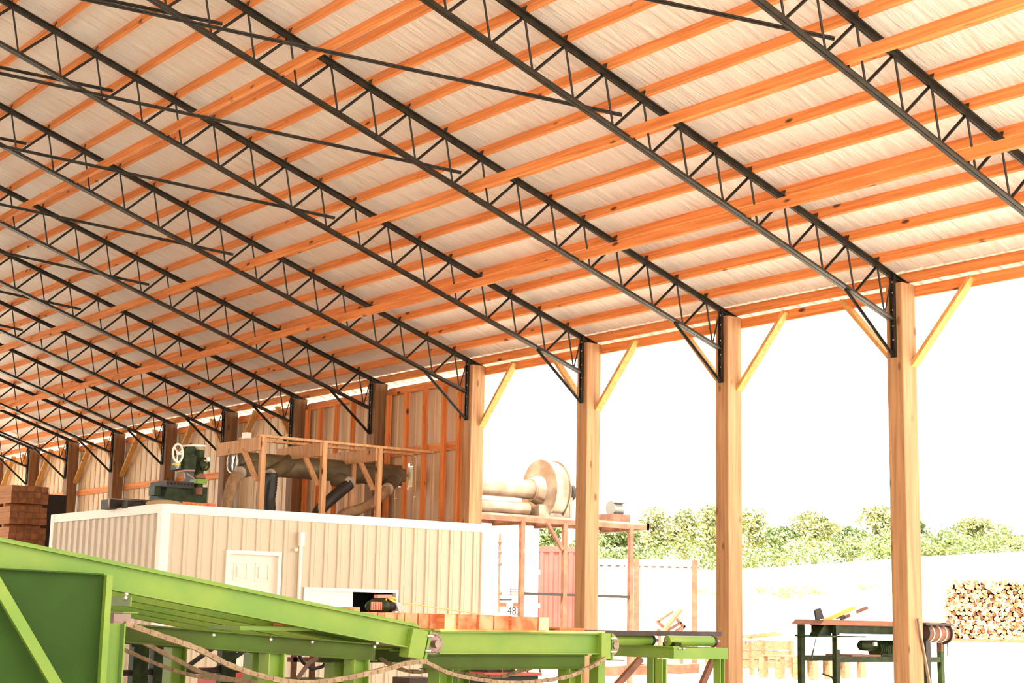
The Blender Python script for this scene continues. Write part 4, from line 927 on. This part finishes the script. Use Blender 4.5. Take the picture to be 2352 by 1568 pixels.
# broken pallet leaning at the white container
X = 16.2; g = lambda px, py, x=X: at(px, py, X=x)
t = thing('broken_pallet', (X, g(1545, 1450).y, gz(X, g(1545, 1450).y)), 'broken slatted pallet tilted against the white container with rusty posts', 'pallet')
mb = MB(); mb.bar(V((X-.1, *g(1515, 1452).yz)), V((X-.1, *g(1557, 1400).yz)), .06, .13, (1, 0, 0)); mb.build('plank', 'plank', t)
for a, b in (((1510, 1427), (1545, 1404)), ((1534, 1447), (1563, 1430)), ((1553, 1449), (1572, 1437)), ((1510, 1427), (1540, 1455)), ((1553, 1420), (1572, 1440)), ((1572, 1437), (1560, 1455))):
    mb = MB(); mb.bar(V((X, *g(*a).yz)), V((X, *g(*b).yz)), .05, .07, (1, 0, 0)); mb.build('slat', 'rust', t)
zg = gz(X, g(1545, 1450).y)
for px in (1513, 1560):
    p = g(px, 1450); mb = MB(); mb.bar((X, p.y, p.z+.06), (X-.1, p.y, zg), .07, .06, (0, 1, 0)); mb.build('slat', 'rust', t)
# crate of pallet boards, lumber on it, low pallets
X = 13.; g = lambda px, py, x=X: at(px, py, X=x)
yl, yr = g(1690, 1500).y, g(1825, 1500).y; zg = gz(X, (yl+yr)/2); z1 = g(1760, 1470).z
t = thing('slatted_crate', (X, (yl+yr)/2, zg), 'pale slatted wooden crate standing in the yard right of the second post', 'crate')
for px in (1697, 1727, 1759, 1818):
    for x in (X, X+1.0):
        y = g(px, 1500).y; mb = MB(); mb.box((x-.03, y-.05, zg), (x+.03, y+.05, z1)); mb.build('upright', 'crate', t)
h = z1-zg
for f0, f1 in ((.18, .42), (.46, .68), (.72, .97)):
    for x in (X+.03, X+1.0-.05):
        mb = MB(); mb.box((x, yl, zg+h*f0), (x+.025, yr, zg+h*f1)); mb.build('slat', 'crate', t)
    for y in (yl-.03, yr+.0):
        mb = MB(); mb.box((X, y, zg+h*f0), (X+1., y+.025, zg+h*f1)); mb.build('slat', 'crate', t)
for k, (a, b, l) in enumerate((((1690, 1469), (1778, 1452), 'pale board lying on the slatted crate, upper one'), ((1720, 1470), (1790, 1456), 'short orange board end jutting from the slatted crate'), ((1690, 1462), (1760, 1460), 'thin brown board at the back on the slatted crate'))):
    x = X+.25*k+.2; p, q = g(*a, x), g(*b, x); mb = MB(); mb.bar(V((x, p.y, max(p.z, z1+.05))), V((x, q.y, max(q.z, z1+.08))), .16, .05); tag(mb.build('loose_board', ('crate', 'tie', 'rust')[k], origin=(x, p.y, z1)), l, 'board', 'boards lying on the crate')
X = 11.2; yl, yr = at(1832, 1515, X=X).y, at(2000, 1515, X=X).y; zg = gz(X, (yl+yr)/2); z1 = at(1900, 1507, X=X).z
t = thing('low_pallet', (X, (yl+yr)/2, zg), 'pale low pallet on the ground behind the saw table', 'pallet')
for k in range(5):
    mb = MB(); x = X+.24*k; mb.box((x, yl, z1-.03), (x+.16, yr, z1)); mb.build('deck_board', 'crate', t)
for x in (X, X+.5, X+1.0):
    for k in range(5):
        y = yl+(yr-yl)*(k+.1)/4.6; mb = MB(); mb.box((x, y-.08, zg), (x+.12, y+.08, z1-.03)); mb.build('block', 'crate', t)
# scrap wood on the ground seen below the roller table
for k, (a, b, l) in enumerate((((1398, 1522), (1440, 1519), 'brown scrap slab on the ground left below the roller table'), ((1440, 1519), (1470, 1530), 'reddish scrap slab leaning in the middle below the roller table'), ((1478, 1521), (1512, 1518), 'short orange scrap piece beside the roller table leg'), ((1545, 1524), (1608, 1521), 'dark scrap slab right of the roller table leg'))):
    X = 14.; p, q = at(*a, X=X), at(*b, X=X); z = gz(X, p.y); mb = MB(); mb.bar((X, p.y, z+.10), (X+.2, q.y, z+.12), .3, .2); tag(mb.build('scrap_slab', 'rust', origin=(X, p.y, z)), l, 'slab', 'scrap slabs on the yard ground')

# ------------------------------------------------------------------ log pile
lp = at(2165, 1475, D=54); zg = gz(lp.x, lp.y)+.02; zt1 = at(2260, 1327, D=54).z
la = math.atan2(lp.y-CAM.y, lp.x-CAM.x)-.02; lf = V((math.cos(la), math.sin(la), 0)); lr = V((lf.y, -lf.x, 0)); lw = 3.35
mb = MB(); mb.bar(lp-V((0, 0, lp.z-zg))-lf*.05, lp-V((0, 0, lp.z-zg))-lf*.05+lr*lw, .12, .16); mb.bar(V((lp.x, lp.y, zg))+lf*1.2, V((lp.x, lp.y, zg))+lf*1.2+lr*lw, .12, .16); tag(mb.build('bunk_timber', 'plank', origin=(lp.x, lp.y, zg)), 'long orange bearer under the pile of short logs', 'bearer')
protos = []
for k in range(6):
    random.seed(k); n = 12; r = .08; prof = [r*random.uniform(.86, 1.08) for _ in range(n)]; mb = MB()
    v0 = [(0, prof[i]*math.cos(2*PI*i/n), prof[i]*math.sin(2*PI*i/n)) for i in range(n)]
    v1 = [(1.6, y, z) for x, y, z in v0]; mb.add(v0+v1, [(i, n+i, n+(i+1) % n, (i+1) % n) for i in range(n)], True); mb.cur = 1; mb.add(v0, [tuple(reversed(range(n)))][::1]); mb.add(v1, [tuple(range(n))])
    me = bpy.data.meshes.new('log'); me.from_pydata([tuple(v) for v in mb.v], [], mb.f); me.materials.append(M['bark']); me.materials.append(M['log_end'])
    me.polygons.foreach_set('material_index', mb.mi); me.polygons.foreach_set('use_smooth', mb.sm); protos.append(me)
random.seed(3)
pit = .168; nc = int(lw/pit); nr = int((zt1-zg-.08)/(pit*.9)); cnt = 0
for r in range(nr):
    for c in range(nc):
        if cnt >= 300 or (r == nr-1 and random.random() < .35): continue
        o = bpy.data.objects.new('log', random.choice(protos)); C.objects.link(o); cnt += 1
        s_ = random.uniform(.88, 1.12)
        q = V((lp.x, lp.y, zg+.165+r*pit*.9+random.uniform(-.012, .012)))+lf*random.uniform(-.16, .14)+lr*(.1+c*pit+(pit/2 if r % 2 else 0)+random.uniform(-.015, .015)+.0045*r*r*.3)
        o.location = q; o.rotation_euler = Matrix.Rotation(la+random.uniform(-.06, .06), 3, 'Z').to_euler() if False else (random.uniform(0, 6.28), random.uniform(-.04, .04), la+random.uniform(-.05, .05)); o.scale = (1, s_, s_)
        tag(o, 'short pale log in the pile behind the rope drum', 'log', 'short logs in the big pile')

# ------------------------------------------------------------------ trees, weeds, fence on the slope
def crown(mb, c, r, n, size):
    c = V(c)
    for _ in range(n):
        while True:
            p = V((random.uniform(-1, 1), random.uniform(-1, 1), random.uniform(-1, 1)))
            if .35 < p.length < 1: break
        q = c+V((p.x*r[0], p.y*r[1], p.z*r[2])); s_ = size*random.uniform(.6, 1.4)
        a = V((random.uniform(-1, 1), random.uniform(-1, 1), random.uniform(-1, 1))).normalized(); b = a.orthogonal().normalized(); k = a.cross(b)
        mb.add([q-b*s_, q+k*s_*.6, q+b*s_, q-k*s_*.6], [(0, 1, 2, 3)])
# photo x of the crown centre, crown top y, half width px, distance, leaf kind
TR = [(1262, 1195, 55, 120, 1), (1345, 1230, 50, 124, 0), (1428, 1200, 60, 118, 1), (1500, 1158, 62, 128, 0), (1575, 1165, 55, 126, 0), (1632, 1152, 58, 130, 0), (1735, 1160, 60, 132, 0), (1800, 1205, 48, 122, 1),
      (1872, 1168, 72, 130, 0), (1955, 1205, 45, 124, 1), (2018, 1154, 66, 132, 0), (2110, 1188, 40, 130, 1), (2180, 1218, 46, 126, 0), (2238, 1183, 62, 132, 0), (2300, 1200, 52, 130, 0), (2345, 1240, 40, 128, 0)]
TL = ['dark green tree above the red container, left of the third post', 'pale tree straight behind the third timber post', 'dense green tree framed by the platform legs, right of the third post', 'tall airy tree left above the white container', 'rounded tree above the middle of the white container', 'tall tree touching the left side of the second post',
      'thin topped tree just right of the second post', 'low dark tree in the gap right of the second post', 'broad round topped tree midway between the second and nearest posts', 'small dark tree in the dip left of the tallest tree', 'tallest pale tree touching the left side of the nearest post', 'small tree just right of the nearest post', 'low bushy tree right of the nearest post', 'broad tree above the log pile, left of its neighbour', 'spreading tree above the log pile, right of its neighbour', 'low tree at the right edge of the picture']
for (px, ty, hw, D, kd), l in zip(TR, TL):
    random.seed(px); base = at(px, 1400, D=D); zg = gz(base.x, base.y); top = at(px, ty, D=D).z; w = 1.3*hw*D/FPX; h = top-zg
    t = thing('tree', (base.x, base.y, zg), l, 'tree', 'trees along the top of the slope')
    mb = MB(); mb.tube([(base.x, base.y, zg-.2), (base.x+.1, base.y, zg+h*.45), (base.x, base.y+.1, zg+h*.75)], [.28, .2, .08], 8)
    for k in range(4):
        a = random.uniform(0, 6.28); mb.tube([(base.x, base.y, zg+h*(.35+.08*k)), (base.x+math.cos(a)*w*.5, base.y+math.sin(a)*w*.5, zg+h*(.55+.08*k))], [.1, .03], 6)
    mb.build('trunk', 'trunk', t)
    mb = MB()
    for k in range(9):
        f = random.random(); a = random.uniform(0, 6.28); rr = w*(.62-.35*f)*random.uniform(.6, 1)
        cz_ = zg+h*(.25+.58*f); crown(mb, (base.x+math.cos(a)*rr, base.y+math.sin(a)*rr, cz_), (w*.45, w*.45, h*.17), 330, .15)
    crown(mb, (base.x, base.y, top-h*.16), (w*.4, w*.4, h*.16), 260, .15)
    mb.build('crown', 'leaf2' if kd else 'leaf', t)
random.seed(11); mb = MB()
for k in range(60):
    px = 1390+k*16+random.uniform(-8, 8); D = random.uniform(112, 118); b = at(px, 1400, D=D); z = gz(b.x, b.y); hh = random.uniform(1.2, 2.4)
    crown(mb, (b.x, b.y, z+hh*.45), (1.2, 1.2, hh*.6), 150, .12)
o = mb.build('undergrowth', 'leaf2'); tag(o, 'low bushes and tall weeds along the foot of the trees', 'undergrowth', kind='stuff')
mb = MB()
for px, py in ((1768, 1362), (1782, 1371), (1815, 1364), (1824, 1367), (1842, 1354), (1858, 1365), (1812, 1374), (1610, 1362), (1637, 1368), (2000, 1355)):
    D = 70; b = None
    for D in range(55, 120):
        b = at(px, py, D=D)
        if b.z <= gz(b.x, b.y)+.05: break
    for k in range(5): crown(mb, (b.x+random.uniform(-.6, .6), b.y+random.uniform(-.6, .6), gz(b.x, b.y)+.12), (.3, .3, .2), 14, .06)
o = mb.build('weeds', 'weed'); tag(o, 'scattered yellow green weeds on the pale slope', 'weeds', kind='stuff')
fe = None; D = 108; a, b = at(2205, 1284, D=D), at(2420, 1262, D=D-4)
fe = thing('wire_fence', (a.x, a.y, gz(a.x, a.y)), 'pale rail fence with wires above the log pile', 'fence')
for f in (0, .17, .45, .75, 1):
    p = a.lerp(b, f); zq_ = gz(p.x, p.y); mb = MB(); mb.box((p.x-.06, p.y-.06, zq_), (p.x+.06, p.y+.06, p.z+.45)); mb.build('post', 'dgrey', fe)
mb = MB(); mb.bar(a, b, .08, .16); mb.build('rail', 'white', fe)
for dz_ in (.25, .42):
    mb = MB(); mb.tube([a+V((0, 0, dz_)), b+V((0, 0, dz_))], .025, 6); mb.build('wire', 'dgrey', fe)

# ------------------------------------------------------------------ light
w = bpy.data.worlds.new('hazy_sky'); bpy.context.scene.world = w; w.use_nodes = True
bg = w.node_tree.nodes['Background']; bg.inputs[0].default_value = (1., .965, .90, 1); bg.inputs[1].default_value = 1.25
sd = bpy.data.lights.new('sun', 'SUN'); sd.energy = 5.8; sd.color = (1, .945, .85); sd.angle = .01
so = bpy.data.objects.new('sun', sd); C.objects.link(so)
so.rotation_euler = (V((-.42, .40, 1.15)).to_track_quat('Z', 'Y')).to_euler()
sc_ = bpy.context.scene
sc_.view_settings.view_transform = 'Standard'; sc_.view_settings.look = 'None'; sc_.view_settings.gamma = 1; sc_.view_settings.use_curve_mapping = False
sc_.view_settings.exposure = 1.78
try:
    sc_.cycles.max_bounces = 14; sc_.cycles.diffuse_bounces = 7; sc_.cycles.use_denoising = True
except Exception: pass
